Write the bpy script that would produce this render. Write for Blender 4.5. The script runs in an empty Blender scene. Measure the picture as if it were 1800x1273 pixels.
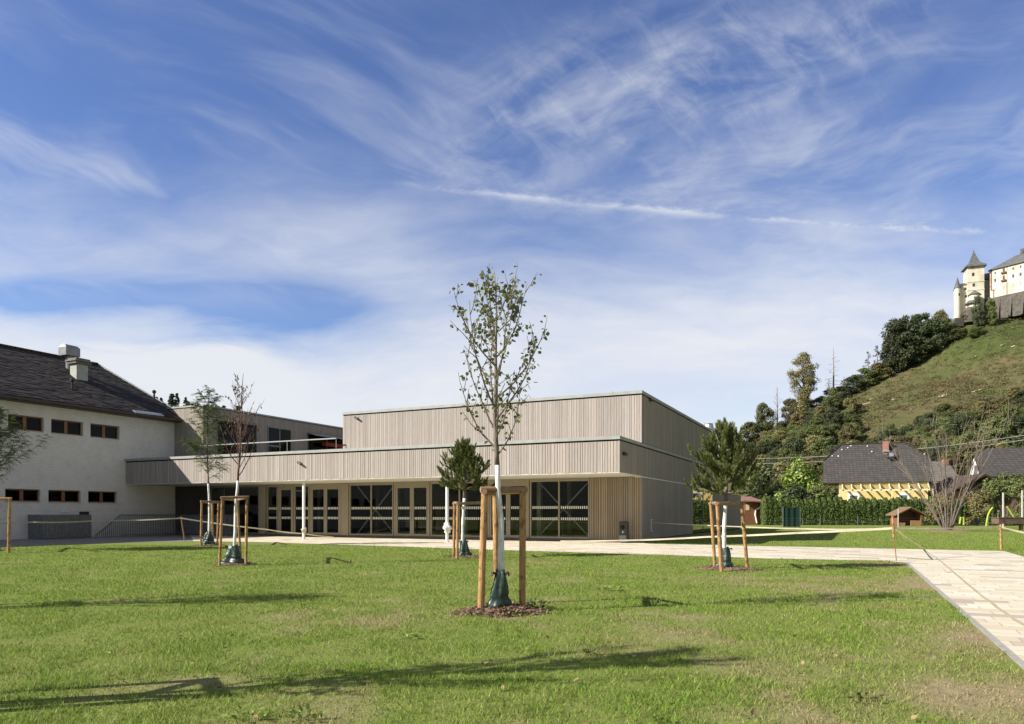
import bpy, math, random
import numpy as np
from mathutils import Vector, Matrix, noise as mnoise

SC = bpy.context.scene
COL = SC.collection
F = 1283.0          # focal length in photograph pixels
H = 1.37            # camera height
CX, HY = 900.0, 902.0

# ------------------------------------------------------------------ camera
cam_d = bpy.data.cameras.new('camera')
cam = bpy.data.objects.new('camera', cam_d)
COL.objects.link(cam)
cam.location = (0, 0, H)
cam.rotation_euler = (math.radians(90), 0, 0)
cam_d.sensor_fit = 'HORIZONTAL'
cam_d.sensor_width = 36
cam_d.lens = 36 * F / 1800
cam_d.shift_y = (HY - 636.5) / 1800
cam_d.clip_end = 6000
SC.camera = cam

SC.view_settings.view_transform = 'Standard'
SC.view_settings.look = 'None'
SC.view_settings.gamma = 1
SC.view_settings.exposure = 0.76

SUN_H = Vector((0.954, 0.300, 0)).normalized()     # horizontal travel of the light
SUN_EL = math.radians(33.4)
ld = SUN_H * math.cos(SUN_EL) - Vector((0, 0, math.sin(SUN_EL)))
sun_d = bpy.data.lights.new('sun', 'SUN')
sun_d.energy = 5.0
sun_d.angle = math.radians(0.5)
sun_d.color = (1.0, 0.93, 0.82)
sun = bpy.data.objects.new('sun', sun_d)
COL.objects.link(sun)
sun.rotation_euler = ld.to_track_quat('-Z', 'Y').to_euler()
sun.location = (-40, -20, 60)


class NT:
    """small helper for building node trees"""
    def __init__(self, tree):
        self.t = tree
        self.n = tree.nodes
        self.l = tree.links

    def node(self, typ, **kw):
        nd = self.n.new(typ)
        for k, v in kw.items():
            setattr(nd, k, v)
        return nd

    def put(self, sock, val):
        if isinstance(val, bpy.types.NodeSocket):
            self.l.new(val, sock)
        elif val is not None:
            sock.default_value = val

    def math(self, op, a, b=None, c=None, clamp=False):
        nd = self.node('ShaderNodeMath', operation=op, use_clamp=clamp)
        self.put(nd.inputs[0], a)
        if b is not None: self.put(nd.inputs[1], b)
        if c is not None: self.put(nd.inputs[2], c)
        return nd.outputs[0]

    def add(self, a, b): return self.math('ADD', a, b)
    def sub(self, a, b): return self.math('SUBTRACT', a, b)
    def mul(self, a, b): return self.math('MULTIPLY', a, b)

    def step(self, x, lo, hi, o0=0.0, o1=1.0):
        nd = self.node('ShaderNodeMapRange', interpolation_type='SMOOTHSTEP')
        self.put(nd.inputs[0], x)
        nd.inputs[1].default_value = lo; nd.inputs[2].default_value = hi
        nd.inputs[3].default_value = o0; nd.inputs[4].default_value = o1
        return nd.outputs[0]

    def gauss(self, x, sigma):
        q = self.math('DIVIDE', x, sigma)
        return self.math('POWER', math.e, self.mul(self.mul(q, q), -0.5))

    def comb(self, x, y, z=0.0):
        nd = self.node('ShaderNodeCombineXYZ')
        self.put(nd.inputs[0], x); self.put(nd.inputs[1], y); self.put(nd.inputs[2], z)
        return nd.outputs[0]

    def noise(self, vec, scale, detail=4.0, rough=0.5, dist=0.0, out=0):
        nd = self.node('ShaderNodeTexNoise')
        if vec is not None: self.put(nd.inputs['Vector'], vec)
        nd.inputs['Scale'].default_value = scale
        nd.inputs['Detail'].default_value = detail
        nd.inputs['Roughness'].default_value = rough
        nd.inputs['Distortion'].default_value = dist
        return nd.outputs[out]

    def mix(self, fac, a, b, blend='MIX'):
        nd = self.node('ShaderNodeMix', data_type='RGBA', blend_type=blend)
        self.put(nd.inputs[0], fac)
        self.put(nd.inputs[6], a if isinstance(a, bpy.types.NodeSocket) else (*a[:3], 1))
        self.put(nd.inputs[7], b if isinstance(b, bpy.types.NodeSocket) else (*b[:3], 1))
        return nd.outputs[2]

    def mapping(self, vec, scale=(1, 1, 1), rot=(0, 0, 0), loc=(0, 0, 0)):
        nd = self.node('ShaderNodeMapping')
        self.put(nd.inputs[0], vec)
        nd.inputs[1].default_value = loc
        nd.inputs[2].default_value = rot
        nd.inputs[3].default_value = scale
        return nd.outputs[0]

    def bump(self, h, strength=0.3, dist=0.02):
        nd = self.node('ShaderNodeBump')
        nd.inputs['Strength'].default_value = strength
        nd.inputs['Distance'].default_value = dist
        self.put(nd.inputs['Height'], h)
        return nd.outputs[0]


# ------------------------------------------------------------------ sky
def make_world():
    w = bpy.data.worlds.new('World')
    SC.world = w
    w.use_nodes = True
    N = NT(w.node_tree)
    bg = w.node_tree.nodes['Background']
    sky = N.node('ShaderNodeTexSky', sky_type='NISHITA')
    sky.sun_disc = False
    sky.sun_elevation = SUN_EL
    sky.sun_rotation = math.atan2(-SUN_H.x, -SUN_H.y)
    sky.altitude = 600
    sky.air_density = 1.0
    sky.dust_density = 0.5
    sky.ozone_density = 2.2
    gm = N.node('ShaderNodeHueSaturation')
    gm.inputs['Saturation'].default_value = 1.14
    gm.inputs['Hue'].default_value = 0.515
    gm.inputs['Value'].default_value = 0.95
    N.l.new(sky.outputs[0], gm.inputs['Color'])
    tc = N.node('ShaderNodeTexCoord')
    sp = N.node('ShaderNodeSeparateXYZ')
    N.l.new(tc.outputs['Generated'], sp.inputs[0])
    x, y, z = sp.outputs
    front = N.step(y, 0.05, 0.3)
    ys = N.math('MAXIMUM', y, 0.08)
    s = N.add(N.mul(N.math('DIVIDE', x, ys), 1.283), 0.9)
    t = N.sub(0.902, N.mul(N.math('DIVIDE', z, ys), 1.283))
    st = N.comb(s, t)
    # warp
    wv = N.noise(st, 2.2, 3, 0.5, 0, 1)
    vm = N.node('ShaderNodeVectorMath', operation='MULTIPLY_ADD')
    N.put(vm.inputs[0], wv); vm.inputs[1].default_value = (0.16, 0.16, 0); N.put(vm.inputs[2], st)
    stw = vm.outputs[0]
    def streak(phi, ka, kb, scale, detail=8, rough=0.6, dist=0.2, warp=True, off=0.0):
        """noise drawn out along the direction phi (degrees, down positive)"""
        sx = N.node('ShaderNodeSeparateXYZ'); N.put(sx.inputs[0], stw if warp else st)
        c, q = math.cos(math.radians(phi)), math.sin(math.radians(phi))
        al = N.add(N.mul(sx.outputs[0], c), N.mul(sx.outputs[1], q))
        ac = N.sub(N.mul(sx.outputs[1], c), N.mul(sx.outputs[0], q))
        return N.noise(N.comb(N.add(N.mul(al, ka), off), N.mul(ac, kb), off), scale, detail, rough, dist)
    # fan cirrus on a high flat layer
    zz = N.add(N.math('MAXIMUM', z, 0.0), 0.10)
    px = N.math('DIVIDE', x, zz); py = N.math('DIVIDE', y, zz)
    pl = N.comb(px, py)
    plr = N.mapping(pl, scale=(1.5, 0.33, 1), loc=(3.1, 1.7, 0))
    c1 = N.noise(plr, 1.9, 8, 0.58, 0.5)
    plr2 = N.mapping(pl, scale=(0.55, 0.30, 1), loc=(0.3, 5.2, 0))
    c2 = N.noise(plr2, 1.0, 3, 0.5, 0.3)
    fan = N.mul(N.step(c1, 0.38, 0.85), N.step(c2, 0.36, 0.70))
    big = N.noise(st, 1.7, 3, 0.5)
    # left streaks slope down to the right
    ln = streak(21, 0.8, 3.6, 2.4, 9, 0.55, 0.35, off=0.7)
    lmask = N.mul(N.step(s, 1.0, 0.45), N.mul(N.step(t, -0.02, 0.28, 0.45, 1.0), N.step(t, 0.58, 0.46)))
    left = N.mul(N.mul(N.step(ln, 0.36, 0.80), lmask), N.step(big, 0.3, 0.65, 0.35, 0.75))
    # upper right sweep with short feathers across it
    d = N.sub(t, N.sub(0.235, N.mul(N.sub(s, 0.85), 0.27)))
    fn = streak(-26, 1.3, 4.2, 2.8, 9, 0.56, 0.5, off=2.3)
    fn2 = streak(44, 2.6, 5.5, 3.2, 9, 0.60, 0.5, off=5.1)
    fmask = N.mul(N.gauss(d, 0.095), N.mul(N.step(s, 0.62, 0.90), N.step(s, 1.80, 1.40)))
    ftex = N.add(N.mul(N.step(fn, 0.36, 0.78), 0.40), N.mul(N.step(fn2, 0.42, 0.74), 0.30))
    feather = N.mul(N.mul(ftex, fmask), 0.78)
    # loose streaks on the whole right side
    rn = streak(-12, 1.0, 4.5, 2.2, 8, 0.6, 0.3, off=8.4)
    sw = N.mul(N.mul(N.step(rn, 0.42, 0.80), N.mul(N.step(s, 0.8, 1.2), N.step(t, 0.02, 0.22, 0.35, 1.0))), 0.42)
    d3 = N.sub(t, N.sub(0.27, N.mul(N.sub(s, 1.4), 0.12)))
    sw = N.add(sw, N.mul(N.mul(N.gauss(d3, 0.035), N.step(s, 1.2, 1.6)), N.step(fn, 0.35, 0.7, 0, 0.4)))
    # long thin contrail
    ds = N.sub(s, 0.68)
    tcurve = N.add(0.322, N.sub(N.mul(ds, 0.118), N.mul(N.mul(ds, ds), 0.033)))
    tn = N.noise(N.mapping(st, scale=(9, 22, 1)), 2.0, 6, 0.7)
    tw = N.noise(N.mapping(st, scale=(3.0, 1, 1)), 2.0, 4, 0.6)
    dd = N.add(N.sub(t, tcurve), N.add(N.mul(N.sub(tn, 0.5), 0.020), N.mul(N.sub(tw, 0.5), 0.016)))
    rng = N.mul(N.step(s, 0.60, 0.92), N.step(s, 1.85, 1.70))
    trail = N.mul(N.mul(N.gauss(dd, 0.0040), rng), N.step(N.mul(N.add(tn, tw), 0.5), 0.34, 0.64, 0.07, 0.30))
    trailw = N.mul(N.mul(N.gauss(dd, 0.022), rng), N.step(tn, 0.3, 0.7, 0.04, 0.22))
    # haze bank towards the horizon, with blue gaps
    hz = N.noise(N.mapping(stw, scale=(1.0, 3.0, 1)), 2.3, 6, 0.55, 0.2)
    hz2 = N.noise(N.mapping(stw, scale=(2.0, 9.0, 1), loc=(3, 1, 0)), 2.6, 8, 0.6, 0.3)
    th = N.add(t, N.mul(N.sub(hz, 0.5), 0.42))
    haze = N.mul(N.step(th, 0.20, 0.74), 0.90)
    haze = N.add(haze, N.mul(N.sub(hz2, 0.5), N.step(t, 0.25, 0.5, 0, 0.42)))
    def blob(cx, cy, sx, sy):
        a = N.gauss(N.sub(s, cx), sx); b = N.gauss(N.add(N.sub(t, cy), N.mul(N.sub(hz, 0.5), 0.07)), sy)
        return N.mul(a, b)
    gaps = N.mul(blob(0.50, 0.552, 0.13, 0.036), 0.95)
    gaps = N.add(gaps, N.mul(blob(0.12, 0.520, 0.20, 0.024), 0.65))
    gaps = N.add(gaps, N.mul(blob(1.22, 0.70, 0.2, 0.04), 0.22))
    haze = N.sub(haze, gaps)
    # white bank low on the left
    edge = N.add(0.565, N.mul(N.math('POWER', N.math('ABSOLUTE', N.sub(s, 0.27)), 2.0), 0.62))
    eb = N.add(N.sub(t, edge), N.mul(N.sub(hz2, 0.5), 0.10))
    bank = N.mul(N.mul(N.step(eb, -0.03, 0.06), N.step(s, 1.1, 0.5)), 0.93)
    cl = N.mul(N.add(N.mul(fan, 0.16), N.add(N.add(left, feather), N.add(sw, N.add(trail, trailw)))), front)
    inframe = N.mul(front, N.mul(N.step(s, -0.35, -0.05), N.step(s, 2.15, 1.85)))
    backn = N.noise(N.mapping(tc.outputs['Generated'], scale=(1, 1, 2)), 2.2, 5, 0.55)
    back = N.mul(N.step(backn, 0.32, 0.66, 0.40, 0.85), N.sub(1.0, inframe))  # unseen clouds outside the view, added to neutralise the blue ambient light
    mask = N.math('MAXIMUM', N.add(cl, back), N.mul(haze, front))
    mask = N.math('MAXIMUM', mask, N.mul(bank, front))
    mask2 = N.add(mask, N.mul(N.mul(cl, N.mul(haze, front)), 0.5))
    mask2 = N.math('MINIMUM', N.math('MAXIMUM', mask2, 0.0), 0.93)
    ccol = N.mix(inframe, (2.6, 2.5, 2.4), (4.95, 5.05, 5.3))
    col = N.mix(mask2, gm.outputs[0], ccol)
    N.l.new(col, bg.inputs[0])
    bg.inputs[1].default_value = 0.1
make_world()

# ------------------------------------------------------------------ helpers
def G(x, y):
    """point of the flat ground seen at photograph pixel x, y"""
    Y = F * H / (y - HY)
    return Vector(((x - CX) / F * Y, Y, 0))

def P(x, y, Y):
    return Vector(((x - CX) / F * Y, Y, H + (HY - y) / F * Y))

EU = Vector((-0.9027, 0.4303, 0)).normalized()
EV = Vector((0.4303, 0.9027, 0)).normalized()
C0 = Vector((5.93, 33.5, 0))
def B(u, v, z):
    return C0 + EU * u + EV * v + Vector((0, 0, z))
def u_at(x, v=0.0):
    k = (x - CX) / F
    o = C0 + EV * v
    return (o.x - k * o.y) / (-EU.x + k * EU.y)
def v_at(x, u=0.0):
    k = (x - CX) / F
    o = C0 + EU * u
    return (o.x - k * o.y) / (-EV.x + k * EV.y)
def z_at(p, y):
    return H + (HY - y) / F * p.y


class MB:
    def __init__(self):
        self.v = []; self.f = []; self.m = []
    def poly(self, pts, mi=0):
        n = len(self.v)
        self.v.extend([tuple(p) for p in pts])
        self.f.append(tuple(range(n, n + len(pts))))
        self.m.append(mi)
    def hexa(self, p, mi=0):
        """p: 8 points, bottom 4 then top 4"""
        n = len(self.v)
        self.v.extend([tuple(q) for q in p])
        a = Vector(p[1]) - Vector(p[0]); b = Vector(p[3]) - Vector(p[0]); c = Vector(p[4]) - Vector(p[0])
        fs = [(0, 3, 2, 1), (4, 5, 6, 7), (0, 1, 5, 4), (1, 2, 6, 5), (2, 3, 7, 6), (3, 0, 4, 7)]
        if a.cross(b).dot(c) < 0:
            fs = [tuple(reversed(q)) for q in fs]
        for q in fs:
            self.f.append(tuple(n + i for i in q)); self.m.append(mi)
    def box(self, x0, x1, y0, y1, z0, z1, mi=0):
        self.hexa([(x0, y0, z0), (x1, y0, z0), (x1, y1, z0), (x0, y1, z0),
                   (x0, y0, z1), (x1, y0, z1), (x1, y1, z1), (x0, y1, z1)], mi)
    def ub(self, u0, u1, v0, v1, z0, z1, mi=0):
        self.hexa([B(u0, v0, z0), B(u1, v0, z0), B(u1, v1, z0), B(u0, v1, z0),
                   B(u0, v0, z1), B(u1, v0, z1), B(u1, v1, z1), B(u0, v1, z1)], mi)
    def bar(self, a, b, w, h, up=Vector((0, 0, 1)), mi=0):
        a = Vector(a); b = Vector(b)
        d = (b - a).normalized()
        s = d.cross(up)
        if s.length < 1e-4: s = Vector((1, 0, 0))
        s.normalize(); t = s.cross(d)
        s *= w / 2; t *= h / 2
        self.hexa([a - s - t, a + s - t, a + s + t, a - s + t, b - s - t, b + s - t, b + s + t, b - s + t], mi)
    def tube(self, pts, rad, n=8, cap=True, mi=0):
        pts = [Vector(p) for p in pts]
        if not isinstance(rad, (list, tuple)): rad = [rad] * len(pts)
        base = len(self.v)
        prev = None
        for i, p in enumerate(pts):
            d = (pts[min(i + 1, len(pts) - 1)] - pts[max(i - 1, 0)])
            if d.length < 1e-9: d = Vector((0, 0, 1))
            d.normalize()
            ref = prev if prev is not None else (Vector((1, 0, 0)) if abs(d.x) < 0.8 else Vector((0, 1, 0)))
            a = (ref - d * ref.dot(d)).normalized()
            b = d.cross(a); prev = a
            for k in range(n):
                t = 2 * math.pi * k / n
                self.v.append(tuple(p + (a * math.cos(t) + b * math.sin(t)) * rad[i]))
        for i in range(len(pts) - 1):
            for k in range(n):
                k2 = (k + 1) % n
                self.f.append((base + i * n + k, base + i * n + k2, base + (i + 1) * n + k2, base + (i + 1) * n + k))
                self.m.append(mi)
        if cap:
            self.f.append(tuple(base + k for k in reversed(range(n)))); self.m.append(mi)
            e = base + (len(pts) - 1) * n
            self.f.append(tuple(e + k for k in range(n))); self.m.append(mi)
    def lathe(self, c, prof, n=16, fn=None, mi=0):
        base = len(self.v); c = Vector(c)
        for r, z in prof:
            for k in range(n):
                t = 2 * math.pi * k / n
                rr = r * (fn(t, z) if fn else 1)
                self.v.append((c.x + rr * math.cos(t), c.y + rr * math.sin(t), c.z + z))
        for i in range(len(prof) - 1):
            for k in range(n):
                k2 = (k + 1) % n
                self.f.append((base + i * n + k, base + i * n + k2, base + (i + 1) * n + k2, base + (i + 1) * n + k)); self.m.append(mi)
        self.f.append(tuple(base + k for k in reversed(range(n)))); self.m.append(mi)
        e = base + (len(prof) - 1) * n
        self.f.append(tuple(e + k for k in range(n))); self.m.append(mi)
    def build(self, name, mats, parent=None, smooth=False, origin=None):
        if not isinstance(mats, (list, tuple)): mats = [mats]
        o = Vector((0, 0, 0))
        if parent is not None:
            o = world_loc(parent)
        elif origin is not None:
            o = Vector(origin)
        me = bpy.data.meshes.new(name)
        vs = [(a - o.x, b - o.y, c - o.z) for a, b, c in self.v]
        me.from_pydata(vs, [], self.f)
        for m in mats: me.materials.append(m)
        me.polygons.foreach_set('material_index', self.m)
        if smooth: me.polygons.foreach_set('use_smooth', [True] * len(self.f))
        me.update()
        ob = bpy.data.objects.new(name, me)
        COL.objects.link(ob)
        if parent is not None: ob.parent = parent
        else: ob.location = o
        return ob

def world_loc(o):
    v = Vector(o.location)
    while o.parent is not None:
        o = o.parent
        v = v + Vector(o.location)
    return v

def tag(o, label=None, cat=None, group=None, kind=None):
    if label: o['label'] = label
    if cat: o['category'] = cat
    if group: o['group'] = group
    if kind: o['kind'] = kind
    return o

def thing(name, label, cat, loc=(0, 0, 0), group=None):
    o = bpy.data.objects.new(name, None)
    COL.objects.link(o)
    o.location = loc
    o.empty_display_size = 0.3
    return tag(o, label, cat, group)

def dup(root, loc=None, rotz=0.0, scale=1.0, label=None, group=None):
    r = root.copy(); COL.objects.link(r)
    if loc is not None: r.location = loc
    r.rotation_euler = (0, 0, rotz)
    r.scale = scale if isinstance(scale, (tuple, list)) else (scale, scale, scale)
    if label: r['label'] = label
    if group: r['group'] = group
    for ch in list(root.children):
        c = ch.copy(); COL.objects.link(c); c.parent = r
        for g in list(ch.children):
            d = g.copy(); COL.objects.link(d); d.parent = c
    return r

# ------------------------------------------------------------------ materials
MATS = {}
def mat(name, c1, c2=None, scale=8.0, rough=0.7, detail=5, stretch=(1, 1, 1), bump=0.0, bscale=None,
        island=0.0, objrand=0.0, metal=0.0, spec=0.3, coat=0.0, trans=0.0, bdist=0.02, c3=None, sc3=1.0):
    m = bpy.data.materials.new(name)
    m.use_nodes = True
    N = NT(m.node_tree)
    bs = m.node_tree.nodes['Principled BSDF']
    tc = N.node('ShaderNodeTexCoord')
    v = N.mapping(tc.outputs['Object'], scale=stretch)
    n1 = N.noise(v, scale, detail, 0.6)
    c2 = c2 or c1
    col = N.mix(N.step(n1, 0.3, 0.7), c1, c2)
    if c3:
        col = N.mix(N.step(N.noise(tc.outputs['Object'], sc3, 4, 0.55), 0.48, 0.66), col, c3)
    if island:
        ge = N.node('ShaderNodeNewGeometry')
        f = N.add(1 - island, N.mul(ge.outputs['Random Per Island'], 2 * island))
        hs = N.node('ShaderNodeHueSaturation'); N.put(hs.inputs['Color'], col); N.put(hs.inputs['Value'], f)
        col = hs.outputs[0]
    if objrand:
        oi = N.node('ShaderNodeObjectInfo')
        hs = N.node('ShaderNodeHueSaturation'); N.put(hs.inputs['Color'], col)
        N.put(hs.inputs['Value'], N.add(1 - objrand, N.mul(oi.outputs['Random'], 2 * objrand)))
        N.put(hs.inputs['Hue'], N.add(0.5 - 0.035 * objrand, N.mul(oi.outputs['Random'], 0.07 * objrand)))
        col = hs.outputs[0]
    N.put(bs.inputs['Base Color'], col)
    bs.inputs['Roughness'].default_value = rough
    bs.inputs['Metallic'].default_value = metal
    bs.inputs['Specular IOR Level'].default_value = spec
    bs.inputs['Coat Weight'].default_value = coat
    if bump:
        nb = N.noise(v, bscale or scale, 6, 0.65)
        N.put(bs.inputs['Normal'], N.bump(nb, bump, bdist))
    if trans:
        tr = N.node('ShaderNodeBsdfTranslucent')
        N.put(tr.inputs['Color'], N.mix(0.5, col, (0.35, 0.45, 0.05), 'MULTIPLY') if False else col)
        ms = N.node('ShaderNodeMixShader'); ms.inputs[0].default_value = trans
        N.l.new(bs.outputs[0], ms.inputs[1]); N.l.new(tr.outputs[0], ms.inputs[2])
        N.l.new(ms.outputs[0], m.node_tree.nodes['Material Output'].inputs[0])
    MATS[name] = m
    return m

def wood_mat(name, c1, c2, island, rough=0.75, weather=(0.30, 0.27, 0.25)):
    m = bpy.data.materials.new(name); m.use_nodes = True
    N = NT(m.node_tree); bs = m.node_tree.nodes['Principled BSDF']
    tc = N.node('ShaderNodeTexCoord'); ge = N.node('ShaderNodeNewGeometry')
    r = ge.outputs['Random Per Island']
    off = N.comb(N.mul(r, 37.0), N.mul(r, 11.0), N.mul(r, 53.0))
    va = N.node('ShaderNodeVectorMath', operation='ADD'); N.l.new(tc.outputs['Object'], va.inputs[0]); N.l.new(off, va.inputs[1])
    g = N.noise(N.mapping(va.outputs[0], scale=(14, 14, 0.55)), 3.0, 6, 0.65, 0.6)
    kn = N.node('ShaderNodeTexVoronoi'); N.put(kn.inputs['Vector'], N.mapping(va.outputs[0], scale=(5, 5, 1.6)))
    kn.inputs['Scale'].default_value = 1.0
    col = N.mix(N.step(g, 0.3, 0.72), c1, c2)
    col = N.mix(N.step(kn.outputs['Distance'], 0.12, 0.05, 0, 0.45), col, (c1[0] * 1.5, c1[1] * 1.35, c1[2] * 1.15))
    big = N.noise(tc.outputs['Object'], 0.35, 3, 0.5)
    col = N.mix(N.step(big, 0.4, 0.75, 0, 0.4), col, weather)
    hs = N.node('ShaderNodeHueSaturation'); N.put(hs.inputs['Color'], col)
    N.put(hs.inputs['Value'], N.add(1 - island, N.mul(r, 2 * island)))
    N.put(hs.inputs['Saturation'], N.add(0.75, N.mul(N.math('FRACT', N.mul(r, 7.31)), 0.5)))
    N.put(bs.inputs['Base Color'], hs.outputs[0])
    bs.inputs['Roughness'].default_value = rough
    bs.inputs['Specular IOR Level'].default_value = 0.2
    N.put(bs.inputs['Normal'], N.bump(g, 0.25, 0.01))
    return m

def glass_mat(name, tint, ior=1.5):
    m = bpy.data.materials.new(name); m.use_nodes = True
    N = NT(m.node_tree)
    for n in list(N.n): N.n.remove(n)
    out = N.node('ShaderNodeOutputMaterial')
    tr = N.node('ShaderNodeBsdfTransparent'); tr.inputs[0].default_value = (*tint, 1)
    gl = N.node('ShaderNodeBsdfGlossy'); gl.inputs['Roughness'].default_value = 0.0
    tc = N.node('ShaderNodeTexCoord')
    wn = N.noise(tc.outputs['Object'], 0.9, 2, 0.5)
    bp = N.bump(wn, 0.05, 0.05); N.put(gl.inputs['Normal'], bp)
    fr = N.node('ShaderNodeFresnel'); fr.inputs[0].default_value = ior
    ge = N.node('ShaderNodeNewGeometry')
    fac = N.mul(N.math('MINIMUM', N.mul(fr.outputs[0], 1.7), 1.0), N.sub(1.0, ge.outputs['Backfacing']))
    mx = N.node('ShaderNodeMixShader')
    N.put(mx.inputs[0], fac); N.l.new(tr.outputs[0], mx.inputs[1]); N.l.new(gl.outputs[0], mx.inputs[2])
    N.l.new(mx.outputs[0], out.inputs[0])
    return m

def brickish(name, c1, c2, mortar, scale, bw, bh, bump=0.3, offset=0.5, rot=(0, 0, 0), msize=0.02, rough=0.8, coord='Object', vert=False):
    m = bpy.data.materials.new(name); m.use_nodes = True
    N = NT(m.node_tree); bs = m.node_tree.nodes['Principled BSDF']
    tc = N.node('ShaderNodeTexCoord')
    v = N.mapping(tc.outputs[coord], rot=rot)
    if vert:       # use horizontal run and height
        sp = N.node('ShaderNodeSeparateXYZ'); N.l.new(v, sp.inputs[0])
        v = N.comb(N.add(sp.outputs[0], sp.outputs[1]), sp.outputs[2])
    br = N.node('ShaderNodeTexBrick'); br.offset = offset
    N.put(br.inputs['Vector'], v)
    br.inputs['Color1'].default_value = (*c1, 1); br.inputs['Color2'].default_value = (*c2, 1); br.inputs['Mortar'].default_value = (*mortar, 1)
    br.inputs['Scale'].default_value = scale; br.inputs['Mortar Size'].default_value = msize
    br.inputs['Brick Width'].default_value = bw; br.inputs['Row Height'].default_value = bh
    n = N.noise(tc.outputs['Object'], 2.0, 6, 0.6)
    col = N.mix(N.step(n, 0.35, 0.75, 0, 0.35), br.outputs[0], tuple(a * 0.7 for a in c1))
    N.put(bs.inputs['Base Color'], col)
    bs.inputs['Roughness'].default_value = rough; bs.inputs['Specular IOR Level'].default_value = 0.2
    N.put(bs.inputs['Normal'], N.bump(N.sub(1.0, br.outputs['Fac']), bump, 0.02))
    return m

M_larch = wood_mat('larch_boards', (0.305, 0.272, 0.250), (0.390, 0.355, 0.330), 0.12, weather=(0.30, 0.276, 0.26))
M_larch_shade = wood_mat('larch_shade_boards', (0.255, 0.225, 0.195), (0.325, 0.29, 0.255), 0.10, weather=(0.24, 0.215, 0.19))  # same larch as the front; darker, warmer copy with shade put into its colour
M_slats = wood_mat('larch_slats', (0.36, 0.29, 0.21), (0.46, 0.37, 0.27), 0.18)
M_doorwood = mat('door_wood', (0.30, 0.262, 0.20), (0.37, 0.325, 0.25), 6, 0.55, stretch=(6, 6, 0.6))
M_coping = mat('zinc_coping', (0.27, 0.283, 0.278), (0.33, 0.343, 0.335), 3, 0.55, metal=0.15, bump=0.05)
M_dark = mat('dark_gap', (0.02, 0.018, 0.016), rough=0.9)
M_soffit = mat('soffit_board', (0.62, 0.60, 0.54), (0.68, 0.66, 0.60), 2, 0.7)
M_glass = glass_mat('window_glass', (0.62, 0.66, 0.64))
M_oldglass = glass_mat('old_window_glass', (0.30, 0.30, 0.28), 1.22)
M_mark = mat('glass_marking', (0.78, 0.78, 0.70), rough=0.6)
M_white = mat('white_paint', (0.72, 0.72, 0.70), (0.80, 0.80, 0.78), 5, 0.45, bump=0.03)
M_steel = mat('grey_steel', (0.16, 0.17, 0.17), (0.22, 0.23, 0.23), 6, 0.45, metal=0.4)
M_alu = mat('bright_metal', (0.42, 0.44, 0.45), (0.52, 0.54, 0.55), 4, 0.4, metal=0.75, bump=0.06)
M_black = mat('black_metal', (0.02, 0.02, 0.022), (0.035, 0.035, 0.035), 8, 0.5)
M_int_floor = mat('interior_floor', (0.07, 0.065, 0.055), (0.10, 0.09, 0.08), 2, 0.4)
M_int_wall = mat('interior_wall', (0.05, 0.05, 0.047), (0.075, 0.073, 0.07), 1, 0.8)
M_darkpanel = mat('dark_panel', (0.055, 0.05, 0.048), (0.08, 0.072, 0.068), 2, 0.7, stretch=(6, 6, 0.5))
M_plaster = brickish('white_brick_wall', (0.68, 0.66, 0.62), (0.74, 0.72, 0.68), (0.57, 0.55, 0.52), 1.0, 0.26, 0.085, bump=0.35, msize=0.008, vert=True)
M_rooftile = brickish('dark_roof_tile', (0.045, 0.037, 0.034), (0.065, 0.054, 0.05), (0.022, 0.02, 0.02), 1.0, 0.42, 0.26, bump=0.9, msize=0.03)
M_gutter = mat('brown_gutter', (0.055, 0.042, 0.036), (0.075, 0.06, 0.05), 4, 0.5, metal=0.2)
M_winframe = mat('brown_window_wood', (0.20, 0.085, 0.035), (0.28, 0.125, 0.05), 5, 0.5, stretch=(5, 5, 1))
M_concrete = mat('concrete', (0.38, 0.37, 0.35), (0.48, 0.47, 0.44), 4, 0.8, bump=0.15)
M_bark = mat('grey_bark', (0.13, 0.105, 0.088), (0.21, 0.175, 0.15), 18, 0.85, stretch=(1, 1, 0.3), bump=0.4)
M_redbark = mat('reddish_bark', (0.085, 0.04, 0.035), (0.14, 0.075, 0.06), 18, 0.8, stretch=(1, 1, 0.3), bump=0.3)
M_chalk = mat('white_trunk_paint', (0.66, 0.67, 0.68), (0.80, 0.80, 0.79), 9, 0.75, bump=0.45, bscale=25, stretch=(1, 1, 0.5), c3=(0.46, 0.45, 0.42), sc3=6)
M_stake = mat('stake_wood', (0.30, 0.165, 0.065), (0.50, 0.30, 0.135), 7, 0.6, stretch=(6, 6, 0.8), bump=0.35, bscale=14, c3=(0.20, 0.11, 0.05), sc3=7)
M_bar = mat('weathered_bar_wood', (0.21, 0.125, 0.075), (0.32, 0.20, 0.12), 6, 0.7, bump=0.2)
M_tie = mat('coir_tie', (0.42, 0.33, 0.20), (0.5, 0.4, 0.26), 20, 0.9)
M_bag = mat('green_tarp', (0.013, 0.030, 0.022), (0.028, 0.054, 0.040), 6, 0.38, bump=0.35, bscale=9, spec=0.5)
M_mulch = mat('bark_mulch', (0.13, 0.082, 0.055), (0.27, 0.185, 0.13), 26, 0.95, bump=0.9, island=0.35)
M_leaf_poplar = mat('poplar_leaf', (0.115, 0.145, 0.045), (0.23, 0.25, 0.125), 9, 0.45, island=0.45, trans=0.3)
M_leaf_maple = mat('maple_leaf', (0.10, 0.06, 0.045), (0.14, 0.14, 0.06), 5, 0.5, island=0.4, trans=0.2)
M_leaf_robinia = mat('feathery_leaf', (0.09, 0.15, 0.03), (0.15, 0.20, 0.06), 5, 0.5, island=0.4, trans=0.3)
M_needle = mat('pine_needle', (0.100, 0.130, 0.036), (0.210, 0.235, 0.085), 3, 0.5, island=0.45, trans=0.15)
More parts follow.
